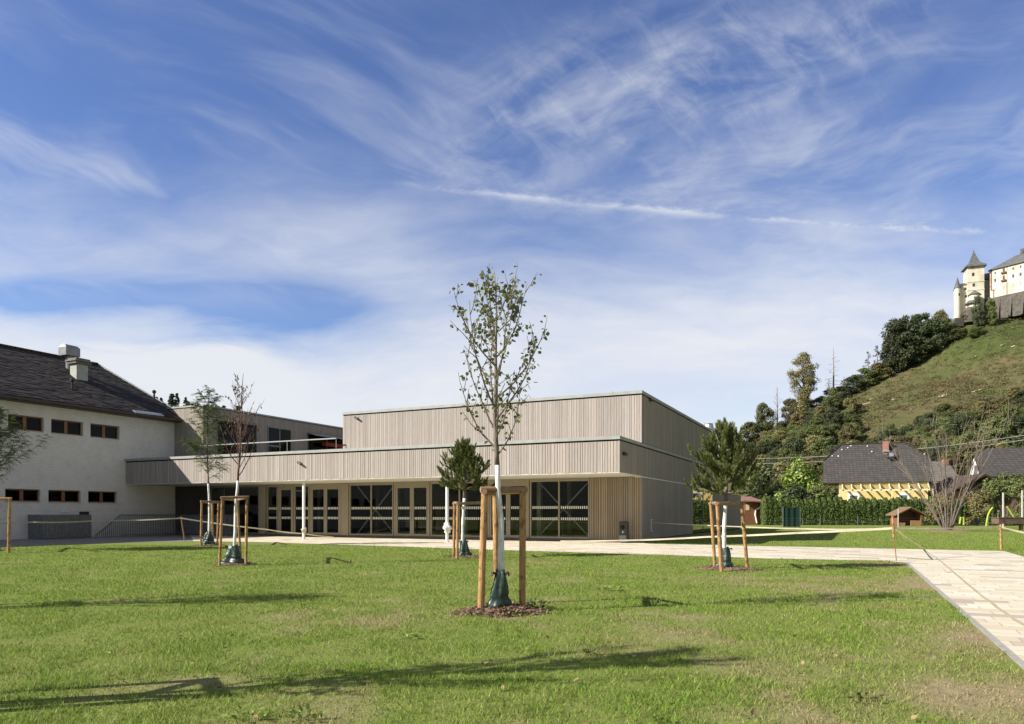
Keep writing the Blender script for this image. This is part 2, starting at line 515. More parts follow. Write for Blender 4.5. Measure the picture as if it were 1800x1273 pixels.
M_fol_green = mat('broadleaf_green', (0.080, 0.105, 0.030), (0.150, 0.170, 0.060), 0.25, 0.7, island=0.28, objrand=0.35, trans=0.12)
M_fol_olive = mat('broadleaf_olive', (0.125, 0.115, 0.045), (0.185, 0.155, 0.070), 0.3, 0.7, island=0.28, objrand=0.35, trans=0.12)
M_fol_dark = mat('broadleaf_dark', (0.036, 0.052, 0.022), (0.075, 0.090, 0.038), 0.3, 0.7, island=0.28, objrand=0.3)
M_fol_bright = mat('laurel_bright', (0.17, 0.24, 0.04), (0.25, 0.33, 0.075), 0.6, 0.5, island=0.45, trans=0.2)
M_fol_conifer = mat('spruce_dark', (0.018, 0.034, 0.018), (0.035, 0.052, 0.026), 0.4, 0.7, island=0.4, objrand=0.3)
M_hedge = mat('thuja_green', (0.058, 0.105, 0.018), (0.105, 0.155, 0.036), 0.9, 0.65, island=0.35, trans=0.1)
M_scrub = mat('scrub_foliage', (0.075, 0.082, 0.030), (0.145, 0.11, 0.052), 0.12, 0.8, island=0.5, c3=(0.10, 0.135, 0.04), sc3=0.05, trans=0.1)
M_deadwood = mat('dead_wood', (0.20, 0.17, 0.14), (0.30, 0.27, 0.23), 1, 0.9)
M_paleswood = mat('pale_stump', (0.55, 0.47, 0.33), (0.65, 0.56, 0.42), 1, 0.9)
M_tape = mat('barrier_tape', (0.62, 0.59, 0.44), (0.72, 0.69, 0.56), 2, 0.5, trans=0.5)
M_ironpost = mat('rusty_rod', (0.22, 0.07, 0.045), (0.30, 0.12, 0.07), 8, 0.8)

# ground materials ---------------------------------------------------------
def lawn_mat(name, blade=False):
    m = bpy.data.materials.new(name); m.use_nodes = True
    N = NT(m.node_tree); bs = m.node_tree.nodes['Principled BSDF']
    at = N.node('ShaderNodeAttribute', attribute_name='dry')
    ge = N.node('ShaderNodeNewGeometry')
    n1 = N.noise(ge.outputs['Position'], 0.7, 5, 0.6)
    n2 = N.noise(ge.outputs['Position'], 9.0, 5, 0.7)
    n3 = N.noise(ge.outputs['Position'], 60.0, 3, 0.7)
    if blade:
        g = N.mix(N.step(n1, 0.3, 0.7), (0.175, 0.285, 0.036), (0.232, 0.315, 0.058))
        d = (0.37, 0.29, 0.165)
    else:
        g = N.mix(N.step(n1, 0.3, 0.7), (0.175, 0.245, 0.045), (0.205, 0.25, 0.062))
        g = N.mix(N.step(n2, 0.35, 0.7, 0, 0.6), g, (0.20, 0.185, 0.085))
        g = N.mix(N.step(n3, 0.45, 0.7, 0, 0.55), g, (0.075, 0.11, 0.028))
        d = N.mix(N.step(n2, 0.3, 0.7), (0.25, 0.21, 0.115), (0.35, 0.30, 0.18))
    col = N.mix(N.math('MULTIPLY', at.outputs['Fac'], 1.0, clamp=True), g, d)
    if blade:
        hs = N.node('ShaderNodeHueSaturation'); N.put(hs.inputs['Color'], col)
        r = ge.outputs['Random Per Island']
        N.put(hs.inputs['Value'], N.add(0.55, N.mul(r, 0.9)))
        N.put(hs.inputs['Hue'], N.add(0.485, N.mul(N.math('FRACT', N.mul(r, 9.7)), 0.03)))
        col = hs.outputs[0]
    N.put(bs.inputs['Base Color'], col)
    bs.inputs['Roughness'].default_value = 0.6 if blade else 0.95
    bs.inputs['Specular IOR Level'].default_value = 0.25 if blade else 0.05
    if blade:
        tr = N.node('ShaderNodeBsdfTranslucent'); N.put(tr.inputs['Color'], col)
        ms = N.node('ShaderNodeMixShader'); ms.inputs[0].default_value = 0.35
        N.l.new(bs.outputs[0], ms.inputs[1]); N.l.new(tr.outputs[0], ms.inputs[2])
        N.l.new(ms.outputs[0], m.node_tree.nodes['Material Output'].inputs[0])
    else:
        N.put(bs.inputs['Normal'], N.bump(N.add(n2, N.mul(n3, 0.6)), 0.7, 0.05))
    return m
M_lawn = lawn_mat('lawn_soil_and_grass')
M_blade = lawn_mat('grass_blade', True)

def paving_mat():
    m = bpy.data.materials.new('cream_pavers'); m.use_nodes = True
    N = NT(m.node_tree); bs = m.node_tree.nodes['Principled BSDF']
    ge = N.node('ShaderNodeNewGeometry')
    ang = math.atan2(EU.y, EU.x) + math.pi      # long side runs along the facade
    v = N.mapping(ge.outputs['Position'], rot=(0, 0, -ang))
    br = N.node('ShaderNodeTexBrick'); br.offset = 0.37; br.offset_frequency = 2; br.squash = 0.7; br.squash_frequency = 3
    N.put(br.inputs['Vector'], v)
    br.inputs['Scale'].default_value = 1
    br.inputs['Brick Width'].default_value = 0.78; br.inputs['Row Height'].default_value = 0.30
    br.inputs['Mortar Size'].default_value = 0.006; br.inputs['Mortar Smooth'].default_value = 0.3
    br.inputs['Color1'].default_value = (0, 0, 0, 1); br.inputs['Color2'].default_value = (1, 1, 1, 1); br.inputs['Mortar'].default_value = (0.5, 0.5, 0.5, 1)
    rv = N.node('ShaderNodeSeparateColor'); N.l.new(br.outputs[0], rv.inputs[0])
    r = rv.outputs[0]
    cr = N.node('ShaderNodeValToRGB'); cr.color_ramp.interpolation = 'CONSTANT'
    cols = [(0.0, (0.575, 0.53, 0.43)), (0.22, (0.62, 0.58, 0.47)), (0.42, (0.59, 0.55, 0.44)), (0.58, (0.53, 0.47, 0.35)),
            (0.68, (0.65, 0.61, 0.52)), (0.84, (0.56, 0.51, 0.40)), (0.90, (0.37, 0.325, 0.28)), (0.965, (0.44, 0.385, 0.31))]
    e = cr.color_ramp.elements
    e[0].position = 0; e[0].color = (*cols[0][1], 1); e[1].position = cols[1][0]; e[1].color = (*cols[1][1], 1)
    for p, c in cols[2:]:
        q = e.new(p); q.color = (*c, 1)
    N.l.new(r, cr.inputs[0])
    n = N.noise(ge.outputs['Position'], 3.0, 6, 0.65)
    n2 = N.noise(ge.outputs['Position'], 0.5, 4, 0.6)
    col = N.mix(N.step(n, 0.3, 0.75, 0, 0.25), cr.outputs[0], (0.50, 0.44, 0.33))
    col = N.mix(N.step(n2, 0.45, 0.75, 0, 0.30), col, (0.50, 0.43, 0.31))
    col = N.mix(br.outputs['Fac'], col, (0.28, 0.25, 0.20))
    N.put(bs.inputs['Base Color'], col)
    bs.inputs['Roughness'].default_value = 0.85; bs.inputs['Specular IOR Level'].default_value = 0.2
    N.put(bs.inputs['Normal'], N.bump(N.sub(N.mul(n, 0.4), br.outputs['Fac']), 0.35, 0.01))
    return m
M_paving = paving_mat()
M_asphalt = mat('grey_asphalt', (0.17, 0.17, 0.165), (0.22, 0.215, 0.205), 3, 0.9, bump=0.2, bscale=60)
M_kerb = mat('granite_kerb', (0.26, 0.255, 0.235), (0.36, 0.35, 0.32), 14, 0.85, bump=0.1)
# ------------------------------------------------------------------ ground
def vnoise(x, y, seed=0):
    xi = np.floor(x).astype(np.int64); yi = np.floor(y).astype(np.int64)
    xf = x - xi; yf = y - yi
    def h(a, b):
        n = (a * 374761393 + b * 668265263 + seed * 974711) & 0xffffffff
        n = ((n ^ (n >> 13)) * 1274126177) & 0xffffffff
        n = n ^ (n >> 16)
        return (n & 0xffff) / 65535.0
    sx = xf * xf * (3 - 2 * xf); sy = yf * yf * (3 - 2 * yf)
    return (h(xi, yi) * (1 - sx) + h(xi + 1, yi) * sx) * (1 - sy) + (h(xi, yi + 1) * (1 - sx) + h(xi + 1, yi + 1) * sx) * sy
def fbm(x, y, seed=0, oct=4):
    a = 0; amp = 0.5; f = 1.0; tot = 0
    for i in range(oct):
        a = a + amp * vnoise(x * f, y * f, seed + i * 17); tot += amp
        amp *= 0.55; f *= 2.1
    return a / tot
def dryness(x, y):
    n = fbm(x * 0.75 + 3.3, y * 0.55 + 1.7, 5)
    n2 = fbm(x * 2.6, y * 2.2, 21, 3)
    bias = 0.10 * np.clip((x + 0.5) / 4.0, -1, 1.3) + 0.10 * np.clip((9.0 - y) / 5.0, -0.8, 1.0)
    ex = x - (4.47 + (y - 6.37) * 0.466)            # distance to the path edge
    edge = 0.20 * np.exp(-(np.abs(ex) / 0.55) ** 2) * (y < 21)
    d = (n - 0.52) * 2.3 + (n2 - 0.5) * 1.2 + bias * 1.7 + edge * 1.5 - 0.05
    return np.clip(d, 0, 1) * np.clip((26 - y) / 8.0, 0.12, 1)

PAVE = [G(0, 962), G(160, 956), G(340, 951.5), G(450, 953), G(640, 959), G(900, 968), G(1200, 977), G(1340, 982), G(1560, 986.5), G(1592, 990)]
def grid(name, x0, x1, nx, y0, y1, ny, z, material, dry=False):
    xs = np.linspace(x0, x1, nx + 1); ys = np.linspace(y0, y1, ny + 1)
    X, Y = np.meshgrid(xs, ys)
    Z = np.full_like(X, z)
    v = np.stack([X, Y, Z], -1).reshape(-1, 3)
    i = np.arange(nx * ny); r = i // nx; c = i % nx; a = r * (nx + 1) + c
    f = np.stack([a, a + 1, a + nx + 2, a + nx + 1], -1)
    me = bpy.data.meshes.new(name)
    me.vertices.add(len(v)); me.vertices.foreach_set('co', v.ravel())
    me.loops.add(f.size); me.loops.foreach_set('vertex_index', f.ravel())
    me.polygons.add(len(f)); me.polygons.foreach_set('loop_start', np.arange(0, f.size, 4))
    me.materials.append(material)
    at = me.attributes.new('dry', 'FLOAT', 'POINT')
    at.data.foreach_set('value', (dryness(v[:, 0], v[:, 1]) if dry else np.zeros(len(v))).astype(np.float32))
    me.update(); me.validate()
    o = bpy.data.objects.new(name, me); COL.objects.link(o)
    return o
tag(grid('ground', -3000, 3000, 30, -3000, 3000, 30, -0.02, M_lawn), kind='structure')
tag(grid('lawn', -34, 40, 300, 0.5, 70, 280, 0.0, M_lawn, True), kind='structure')

# paving: terrace strip in front of the school and the path towards the camera
pv = MB()
edge_pts = [p for p in PAVE]
E1 = G(1592, 990); pdir = (G(1800, 1178) - E1).normalized()
E2 = E1 + pdir * 30
far1 = G(1765, 969)
R1 = far1 + (G(1800, 979.5) - far1)
poly = edge_pts[2:] + [E2, E2 + Vector((12, 0, 0)), Vector((R1.x + 1.0, R1.y - 3.2, 0)), R1, far1, G(1575, 965)]
backr = B(-0.6, -0.9, 0)
poly += [backr, B(-0.05, -0.05, 0), B(29.0, -0.05, 0)]
pv.poly([(p.x, p.y, 0.006) for p in poly])
tag(pv.build('paving', M_paving), kind='structure')
asp = MB()
p0 = B(18.0, -8.0, 0)
ap = [G(-260, 976), G(0, 962), G(160, 956), G(340, 951.5), B(20.2, -1.0, 0), B(20.2, 0.9, 0), B(31.5, 0.9, 0), B(31.5, -36, 0)]
asp.poly([(p.x, p.y, 0.003) for p in ap])
tag(asp.build('asphalt_yard', M_asphalt), kind='structure')
kb = MB()
side = Vector((pdir.y, -pdir.x, 0))
q0 = E1 - pdir * 0.05; q1 = E2
kb.hexa([q0 - side * 0.06 + Vector((0, 0, -0.05)), q0 + Vector((0, 0, -0.05)), q1 + Vector((0, 0, -0.05)), q1 - side * 0.06 + Vector((0, 0, -0.05)),
         q0 - side * 0.06 + Vector((0, 0, 0.018)), q0 + Vector((0, 0, 0.018)), q1 + Vector((0, 0, 0.018)), q1 - side * 0.06 + Vector((0, 0, 0.018))])
kb = kb.build('kerb', M_kerb); tag(kb, kind='structure')

def inside(poly, x, y):
    r = np.zeros(len(x), bool)
    n = len(poly); j = n - 1
    for i in range(n):
        xi, yi = poly[i].x, poly[i].y; xj, yj = poly[j].x, poly[j].y
        c = ((yi > y) != (yj > y)) & (x < (xj - xi) * (y - yi) / (yj - yi + 1e-12) + xi)
        r ^= c; j = i
    return r

MULCH = []      # (x, y, r) filled by the trees, grass stays out

def make_grass():
    rs = np.random.RandomState(4)
    n = 560000
    # distance distribution ~ 1/Y^1.1
    U = rs.rand(n)
    a, b = 3.2, 31.0; k = 0.35
    Y = (a ** k + U * (b ** k - a ** k)) ** (1 / k)
    X = (rs.rand(n) * 2 - 1) * (Y * 0.80 + 1.5)
    n2_ = 130000                                   # the lawn beyond the path
    Y2 = 26 + 45 * rs.rand(n2_) ** 1.3; X2 = Y2 * (0.12 + 0.68 * rs.rand(n2_))
    uu_ = (X2 - C0.x) * EU.x + (Y2 - C0.y) * EU.y; vv_ = (X2 - C0.x) * EV.x + (Y2 - C0.y) * EV.y
    ok = (uu_ < -0.1) & ~((vv_ < 0) & (Y2 < 31))
    X = np.concatenate([X, X2[ok]]); Y = np.concatenate([Y, Y2[ok]]); n = len(X)
    lump = fbm(X * 2.2, Y * 2.2, 77, 3)
    dry = dryness(X, Y)
    keep = rs.rand(n) < (1.0 - 0.60 * dry) * np.clip(0.55 + (lump - 0.4) * 2.2, 0.25, 1)
    keep &= ~inside(poly, X - 0.02, Y) & ~inside(ap, X, Y)
    ex = X - (E1.x + (Y - E1.y) * pdir.x / pdir.y)
    keep &= ~((Y < E1.y) & (ex > -0.075 + 0.10 * (lump > 0.56)))
    for mx, my, mr in MULCH:
        keep &= ((X - mx) ** 2 + (Y - my) ** 2) > (mr * (0.72 + 0.25 * rs.rand(n))) ** 2
    X = X[keep]; Y = Y[keep]; dry = dry[keep]; lump = lump[keep]; n = len(X)
    hgt = (0.022 + 0.030 * rs.rand(n)) * (0.75 + 0.9 * np.clip(lump - 0.3, 0, 1)) * (1 - 0.35 * dry)
    tall = rs.rand(n) < 0.03; hgt[tall] *= 1.6
    w = 0.0022 * (1 + 0.11 * Y) * (0.7 + 0.6 * rs.rand(n))
    az = rs.rand(n) * 2 * np.pi
    la = rs.rand(n) * 2 * np.pi; ll = hgt * (0.25 + 0.9 * rs.rand(n))
    v = np.zeros((n, 3, 3), np.float32)
    cx, sx = np.cos(az) * w, np.sin(az) * w
    v[:, 0, 0] = X - cx; v[:, 0, 1] = Y - sx
    v[:, 1, 0] = X + cx; v[:, 1, 1] = Y + sx
    v[:, 2, 0] = X + np.cos(la) * ll; v[:, 2, 1] = Y + np.sin(la) * ll; v[:, 2, 2] = hgt
    me = bpy.data.meshes.new('grass')
    me.vertices.add(n * 3); me.vertices.foreach_set('co', v.ravel())
    me.loops.add(n * 3); me.loops.foreach_set('vertex_index', np.arange(n * 3))
    me.polygons.add(n); me.polygons.foreach_set('loop_start', np.arange(0, n * 3, 3))
    at = me.attributes.new('dry', 'FLOAT', 'POINT')
    dr = np.clip(dry + (rs.rand(n) < 0.10 + 0.25 * dry) * 0.6, 0, 1)
    at.data.foreach_set('value', np.repeat(dr, 3).astype(np.float32))
    me.materials.append(M_blade); me.update()
    o = bpy.data.objects.new('grass', me); COL.objects.link(o)
    tag(o, 'short mown grass blades covering the lawn in front of the school', 'grass', kind='stuff')

# ------------------------------------------------------------------ school building
school = thing('school_building', 'long new school clad in pale larch boards with glazed front under a wide canopy', 'school', tuple(B(8, 4, 0)))
rb = random.Random(11)
def boards(mb, along, a0, a1, plane, out, z0, z1, wmin, wmax, gap, th):
    """vertical boards on plane; along 'u' (plane is a v value) or 'v' (plane is a u value); out = sign of outward direction"""
    a = a0
    while a < a1 - 0.02:
        w = rb.uniform(wmin, wmax)
        if a + w > a1: w = a1 - a
        t = th * rb.uniform(0.65, 1.0)
        p0, p1 = (plane, plane + out * t)
        lo, hi = min(p0, p1), max(p0, p1)
        if along == 'u': mb.ub(a, a + w, lo, hi, z0, z1)
        else: mb.ub(lo, hi, a, a + w, z0, z1)
        a += w + gap
ZC0, ZC1 = 3.05, 4.59       # canopy band
ZT = 7.0                    # top of the hall
ZB = 0.15
CV = -3.43
# backing bodies (dark, behind the board gaps)
b = MB()
b.ub(0.0, 30.44, CV + 0.05, -0.02, ZC0 + 0.06, ZC1 - 0.145)        # canopy body
b.ub(0, 30.44, -0.02, 15.0, ZC0 + 0.06, ZC1 - 0.1)             # floor slab of the terrace
b.ub(0.0, 17.0, 0.0, 18.8, ZC1 - 0.1, ZT - 0.146)               # upper hall
b.build('wall_core', M_dark, school)
b = MB(); boards(b, 'u', -0.03, 30.45, CV + 0.045, -1, ZC0 + 0.03, ZC1 - 0.21, 0.075, 0.145, 0.019, 0.045)
b.build('canopy_cladding', M_larch, school)
b = MB(); boards(b, 'u', -0.03, 17.03, 0.0, -1, ZC1 + 0.02, ZT - 0.21, 0.065, 0.125, 0.013, 0.032)
b.build('hall_cladding', M_larch, school)
b = MB()
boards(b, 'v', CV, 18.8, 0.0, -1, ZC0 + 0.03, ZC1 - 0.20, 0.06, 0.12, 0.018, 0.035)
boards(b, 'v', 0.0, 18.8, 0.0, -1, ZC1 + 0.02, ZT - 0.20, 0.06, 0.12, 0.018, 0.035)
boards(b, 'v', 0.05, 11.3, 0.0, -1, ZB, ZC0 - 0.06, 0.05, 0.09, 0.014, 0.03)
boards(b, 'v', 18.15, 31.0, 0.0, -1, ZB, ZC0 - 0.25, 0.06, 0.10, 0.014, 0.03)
b.build('side_cladding', M_larch_shade, school)
b = MB(); b.ub(17.0, 17.03, 0, 18.8, ZC1, ZT - 0.13); b.build('hall_end_wall', M_larch_shade, school)
# lower side wall body + back part
b = MB(); b.ub(0.03, 0.3, 0.32, 11.3, 0, ZC0); b.ub(0.03, 6.0, 18.15, 31.0, 0, ZC0 - 0.2)
b.build('side_wall', M_darkpanel, school)
# copings
b = MB()
b.ub(-0.06, 30.46, CV - 0.06, CV + 0.30, ZC1 - 0.14, ZC1)
b.ub(-0.06, 0.30, CV + 0.30, 18.86, ZC1 - 0.142, ZC1 - 0.004)
b.build('canopy_coping', M_coping, school)
b = MB()
b.ub(-0.06, 17.06, -0.06, 0.26, ZT - 0.14, ZT)
b.ub(-0.06, 0.26, 0.26, 18.86, ZT - 0.142, ZT - 0.003)
b.ub(0.26, 17.06, 18.6, 18.86, ZT - 0.10, ZT)
b.ub(16.8, 17.06, 0.26, 18.6, ZT - 0.10, ZT)
b.build('hall_coping', M_coping, school)
b = MB(); b.ub(0.26, 16.8, 0.26, 18.6, ZT - 0.2, ZT - 0.12); b.ub(17.03, 30.44, -0.02, 15, ZC1 - 0.1, ZC1 - 0.06); b.ub(0.3, 30.44, CV + 0.3, -0.05, ZC1 - 0.1, ZC1 - 0.05)
b.build('roof', mat('roof_gravel', (0.25, 0.25, 0.24), (0.33, 0.32, 0.31), 8, 0.95), school)
b = MB()
b.ub(-0.02, 30.44, CV + 0.02, -0.01, ZC0, ZC0 + 0.055)
b.ub(-0.02, 0.30, -0.01, 18.8, ZC0 - 0.04, ZC0 + 0.02)
b.build('soffit', M_soffit, school)
# plinth
b = MB(); b.ub(0.0, 30.4, 0.03, 0.30, 0.0, ZB); b.ub(-0.02, 0.02, 0.05, 18, 0.0, 0.10)
b.build('plinth', mat('plinth_metal', (0.10, 0.10, 0.095), (0.14, 0.14, 0.13), 4, 0.6), school)
# interior
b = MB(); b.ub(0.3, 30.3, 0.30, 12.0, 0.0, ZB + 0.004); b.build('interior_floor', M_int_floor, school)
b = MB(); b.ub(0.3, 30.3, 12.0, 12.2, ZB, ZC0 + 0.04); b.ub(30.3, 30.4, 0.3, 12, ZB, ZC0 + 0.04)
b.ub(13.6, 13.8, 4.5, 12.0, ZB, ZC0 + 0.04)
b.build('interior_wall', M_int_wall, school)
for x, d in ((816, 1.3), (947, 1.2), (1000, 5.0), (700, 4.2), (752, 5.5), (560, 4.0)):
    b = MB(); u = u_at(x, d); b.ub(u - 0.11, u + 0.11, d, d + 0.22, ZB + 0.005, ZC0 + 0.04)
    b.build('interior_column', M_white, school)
# tables inside
for x, d in ((712, 3.5), (880, 3.2), (968, 3.0), (1010, 3.1)):
    u = u_at(x, d)
    t = thing('table', {712: 'long white table behind the glass door nearest the cross braced window left', 880: 'white table seen inside behind the door by the staked poplar',
                        968: 'white table behind the left pane of the right braced window', 1010: 'white table behind the right pane of the right braced window'}[x], 'table', tuple(B(u, d, ZB)), 'tables inside the glazed hall')
    m = MB(); m.ub(u - 0.75, u + 0.75, d, d + 0.75, 0.87, 0.90); m.build('tabletop', M_white, t)
    for su, sv in ((-0.7, 0.03), (0.66, 0.03), (-0.7, 0.68), (0.66, 0.68)):
        m = MB(); m.ub(u + su, u + su + 0.04, d + sv, d + sv + 0.04, ZB + 0.005, 0.87); m.build('leg', M_alu, t)

# glazed front ------------------------------------------------------------
GT = 2.97
def uu(x): return u_at(x, 0.1)
def marking(parent, ua, ub_, vv):
    lo, hi = min(ua, ub_) + 0.03, max(ua, ub_) - 0.03
    n = max(3, int((hi - lo) / 0.105)); st = (hi - lo) / n
    for zc in (1.09, 1.64):
        m = MB()
        for i in range(n):
            m.ub(lo + i * st + st * 0.22, lo + i * st + st * 0.78, vv - 0.006, vv, zc - 0.065, zc + 0.065)
        m.build('marking_strip', M_mark, parent)
def frame_rect(m, u0, u1, z0, z1, w, v0, v1):
    m.ub(u0, u0 + w, v0, v1, z0, z1); m.ub(u1 - w, u1, v0, v1, z0, z1)
    m.ub(u0 + w, u1 - w, v0, v1, z0, z0 + w); m.ub(u0 + w, u1 - w, v0, v1, z1 - w, z1)
def window(x0, x1, mull=(), bar=0.07, mark=True, material=None, brace=False):
    ua, ub_ = uu(x1), uu(x0)
    m = MB(); frame_rect(m, ua, ub_, ZB, GT, bar, 0.04, 0.16)
    w = m.build('glazed_window', material or M_doorwood, school)
    cuts = [ua + bar] + sorted(uu(x) for x in mull) + [ub_ - bar]
    for i in range(len(cuts) - 1):
        a, c = cuts[i], cuts[i + 1]
        if i > 0:
            m = MB(); m.ub(a - 0.035, a + 0.035, 0.05, 0.15, ZB + bar, GT - bar); m.build('mullion', material or M_doorwood, w); a += 0.035
        if i < len(cuts) - 2: c -= 0.035
        m = MB(); m.ub(a, c, 0.10, 0.112, ZB + bar, GT - bar); m.build('pane', M_glass, w)
        if mark: marking(w, a, c, 0.098)
    if brace:
        mid = 0.5 * (ua + ub_)
        m = MB()
        m.bar(B(ua + 0.05, 0.24, 0.2), B(ub_ - 0.35, 0.24, 2.95), 0.07, 0.05)
        m.bar(B(ua + 0.05, 0.31, 2.95), B(ub_ - 0.35, 0.31, 0.2), 0.07, 0.05)
        m.build('cross_brace', M_white, w)
    return w
def door(x0, x1, leaves, handle=True):
    ua, ub_ = uu(x1), uu(x0)
    m = MB(); fw = 0.085
    m.ub(ua, ua + fw, 0.03, 0.17, ZB - 0.02, GT); m.ub(ub_ - fw, ub_, 0.03, 0.17, ZB - 0.02, GT); m.ub(ua + fw, ub_ - fw, 0.03, 0.17, GT - 0.14, GT)
    d = m.build('glazed_door', M_doorwood, school)
    n = leaves; wl = (ub_ - ua - 2 * fw) / n
    for i in range(n):
        a = ua + fw + i * wl + 0.006; c = a + wl - 0.012
        m = MB(); lw = 0.11
        frame_rect(m, a, c, ZB, GT - 0.145, lw, 0.055, 0.125)
        m.build('door_leaf', M_doorwood, d)
        m = MB(); m.ub(a + lw, c - lw, 0.085, 0.097, ZB + lw, GT - 0.145 - lw); m.build('pane', M_glass, d)
        marking(d, a + lw, c - lw, 0.083)
        hu = c - 0.055 if i == 0 else a + 0.055
        if handle:
            m = MB(); m.tube([B(hu, 0.01, 1.0), B(hu, 0.01, 1.45)], 0.016, 8); m.ub(hu - 0.012, hu + 0.012, 0.01, 0.055, 1.03, 1.05); m.ub(hu - 0.012, hu + 0.012, 0.01, 0.055, 1.4, 1.42)
            m.build('handle', M_alu, d)
    return d
def post(x0, x1, z1=GT, v0=0.0, v1=0.2, material=None):
    m = MB(); m.ub(uu(x1) + 0.002, uu(x0) - 0.002, v0, v1, ZB - 0.02, z1); return m.build('wall_post', material or M_doorwood, school)
window(932, 1037, (983,), brace=True)
door(858, 930.5, 2)
window(757.5, 856, (808,))
door(694, 756, 2)
window(615, 692.5, (653,), brace=True)
post(601.5, 614)
door(545.5, 600.5, 2)
window(518, 544.5)
door(490, 517, 1)
window(470, 489)
post(457, 468, material=M_doorwood)
window(420, 456, mark=False, bar=0.06, material=M_steel)
window(372, 418, (395,), mark=False, bar=0.06, material=M_steel)
post(366, 371, material=M_steel)
for a, c in ((0.05, uu(1037.8)), (u_at(364), 30.4)):
    b = MB(); b.ub(a, c, 0.05, 0.30, ZB, ZC0); b.build('panel_backing', M_darkpanel, school)
b = MB(); boards(b, 'u', 0.0, uu(1037.8) - 0.02, 0.05, -1, ZB, ZC0 - 0.005, 0.05, 0.062, 0.030, 0.04)
b.build('slatted_panel', M_slats, school)
b = MB(); boards(b, 'u', u_at(364), 30.38, 0.05, -1, ZB, ZC0 - 0.005, 0.07, 0.10, 0.012, 0.03)
b.build('slatted_panel', M_darkpanel, school)
# header strip above the glazing
b = MB(); b.ub(uu(1037), uu(366), 0.02, 0.18, GT + 0.002, ZC0 - 0.003); b.build('door_header', M_doorwood, school)
# side glazing
m = MB(); m.ub(-0.02, 0.02, 11.3, 11.4, ZB, 2.85); m.ub(-0.02, 0.02, 18.05, 18.15, ZB, 2.85); m.ub(-0.02, 0.02, 14.6, 14.7, ZB, 2.85)
w = m.build('side_window', M_steel, school)
m = MB(); m.ub(0.0, 0.012, 11.4, 14.6, ZB, 2.85); m.ub(0.0, 0.012, 14.7, 18.05, ZB, 2.85); m.build('pane', M_glass, w)
# white canopy columns stand on the paving
# small fixtures on the walls
def wall_lamp(u, v, z, du, dv, cols=M_black):
    m = MB()
    p = B(u, v, z)
    o = EU * du + EV * dv
    m.tube([p, p + o * 0.10 + Vector((0, 0, 0.02))], 0.035, 8)
    m.tube([p + o * 0.10 + Vector((0, 0, 0.05)) + EU * 0.14, p + o * 0.16 - EU * 0.14 + Vector((0, 0, -0.08))], 0.055, 10)
    return m.build('wall_spotlight', cols, school)
u = u_at(529, CV); wall_lamp(u, CV, z_at(B(u, CV, 0), 814), 0, -1)
u = u_at(629, 0); wall_lamp(u, 0, z_at(B(u, 0, 0), 735), 0, -1)
for x, y in ((1096, 798), (1142, 703)):
    v = v_at(x, -0.03)
    m = MB(); z = z_at(B(0, v, 0), y)
    m.ub(-0.14, -0.03, v - 0.02, v + 0.05, z - 0.07, z + 0.07); m.tube([B(-0.10, v - 0.22, z), B(-0.10, v + 0.28, z)], 0.055, 8)
    m.build('wall_spotlight', M_black, school)
v = v_at(1145, -0.03); z0 = z_at(B(0, v, 0), 935); z1 = z_at(B(0, v, 0), 913)
m = MB(); m.ub(-0.07, -0.03, v - 0.12, v + 0.12, z0, z1); m.build('meter_box', M_white, school)
m = MB(); m.ub(-0.076, -0.071, v - 0.09, v + 0.09, z0 + 0.03, z1 - 0.03); m.build('meter_box_door', M_steel, school)
v = v_at(1226, -0.1); z = z_at(B(0, v, 0), 871)
m = MB(); m.lathe(B(-0.16, v, z - 0.13), [(0.10, 0), (0.15, 0.08), (0.15, 0.2), (0.08, 0.26)], 14); m.ub(-0.16, 0, v - 0.03, v + 0.03, z - 0.02, z + 0.02)
m.build('globe_lamp', M_white, school)
# roof fittings
v = v_at(1246, 1.2); c = B(1.2, v, ZT - 0.12)
m = MB(); m.lathe(c, [(0.50, 0), (0.50, 0.35), (0.46, 0.5), (0.30, 1.15), (0.33, 1.2), (0.30, 1.22)], 20); m.build('vent_cowl', M_alu, school)
p = B(u_at(1076, 1.0), 1.0, ZT - 0.12)
m = MB(); m.lathe(p, [(0.16, 0), (0.16, 0.1), (0.05, 0.3), (0.012, 0.36)], 10); m.build('roof_finial', M_alu, school)
for xx in (668, 770):
    p = B(u_at(xx, 0.8), 0.8, ZT - 0.12); m = MB(); m.lathe(p, [(0.05, 0), (0.05, 0.2), (0.07, 0.22), (0.03, 0.26)], 8); m.build('roof_vent', M_alu, school)

# terrace wing at the back
WU = 27.9; ZW = 8.14
b = MB(); b.ub(WU + 0.03, 38.0, 0.03, 26, ZC1 - 0.1, ZW - 0.12); b.build('wing_core', M_dark, school)
b = MB()
wins = [(v_at(380, WU), v_at(452, WU), 4.55, 7.38), (v_at(470, WU), v_at(512, WU), 4.55, 7.38), (v_at(540, WU), 13.9, 4.55, 7.30)]
a = 0.0
for w0, w1, z0, z1 in wins:
    boards(b, 'v', a, w0, WU + 0.03, -1, ZC1 - 0.05, ZW - 0.14, 0.07, 0.13, 0.01, 0.03)
    boards(b, 'v', w0, w1, WU + 0.03, -1, z1, ZW - 0.14, 0.07, 0.13, 0.01, 0.03)
    a = w1
boards(b, 'v', a, 26, WU + 0.03, -1, ZC1 - 0.05, ZW - 0.14, 0.07, 0.13, 0.01, 0.03)
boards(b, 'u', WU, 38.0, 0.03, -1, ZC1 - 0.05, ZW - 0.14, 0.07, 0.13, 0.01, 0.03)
b.build('wing_cladding', M_larch_shade, school)
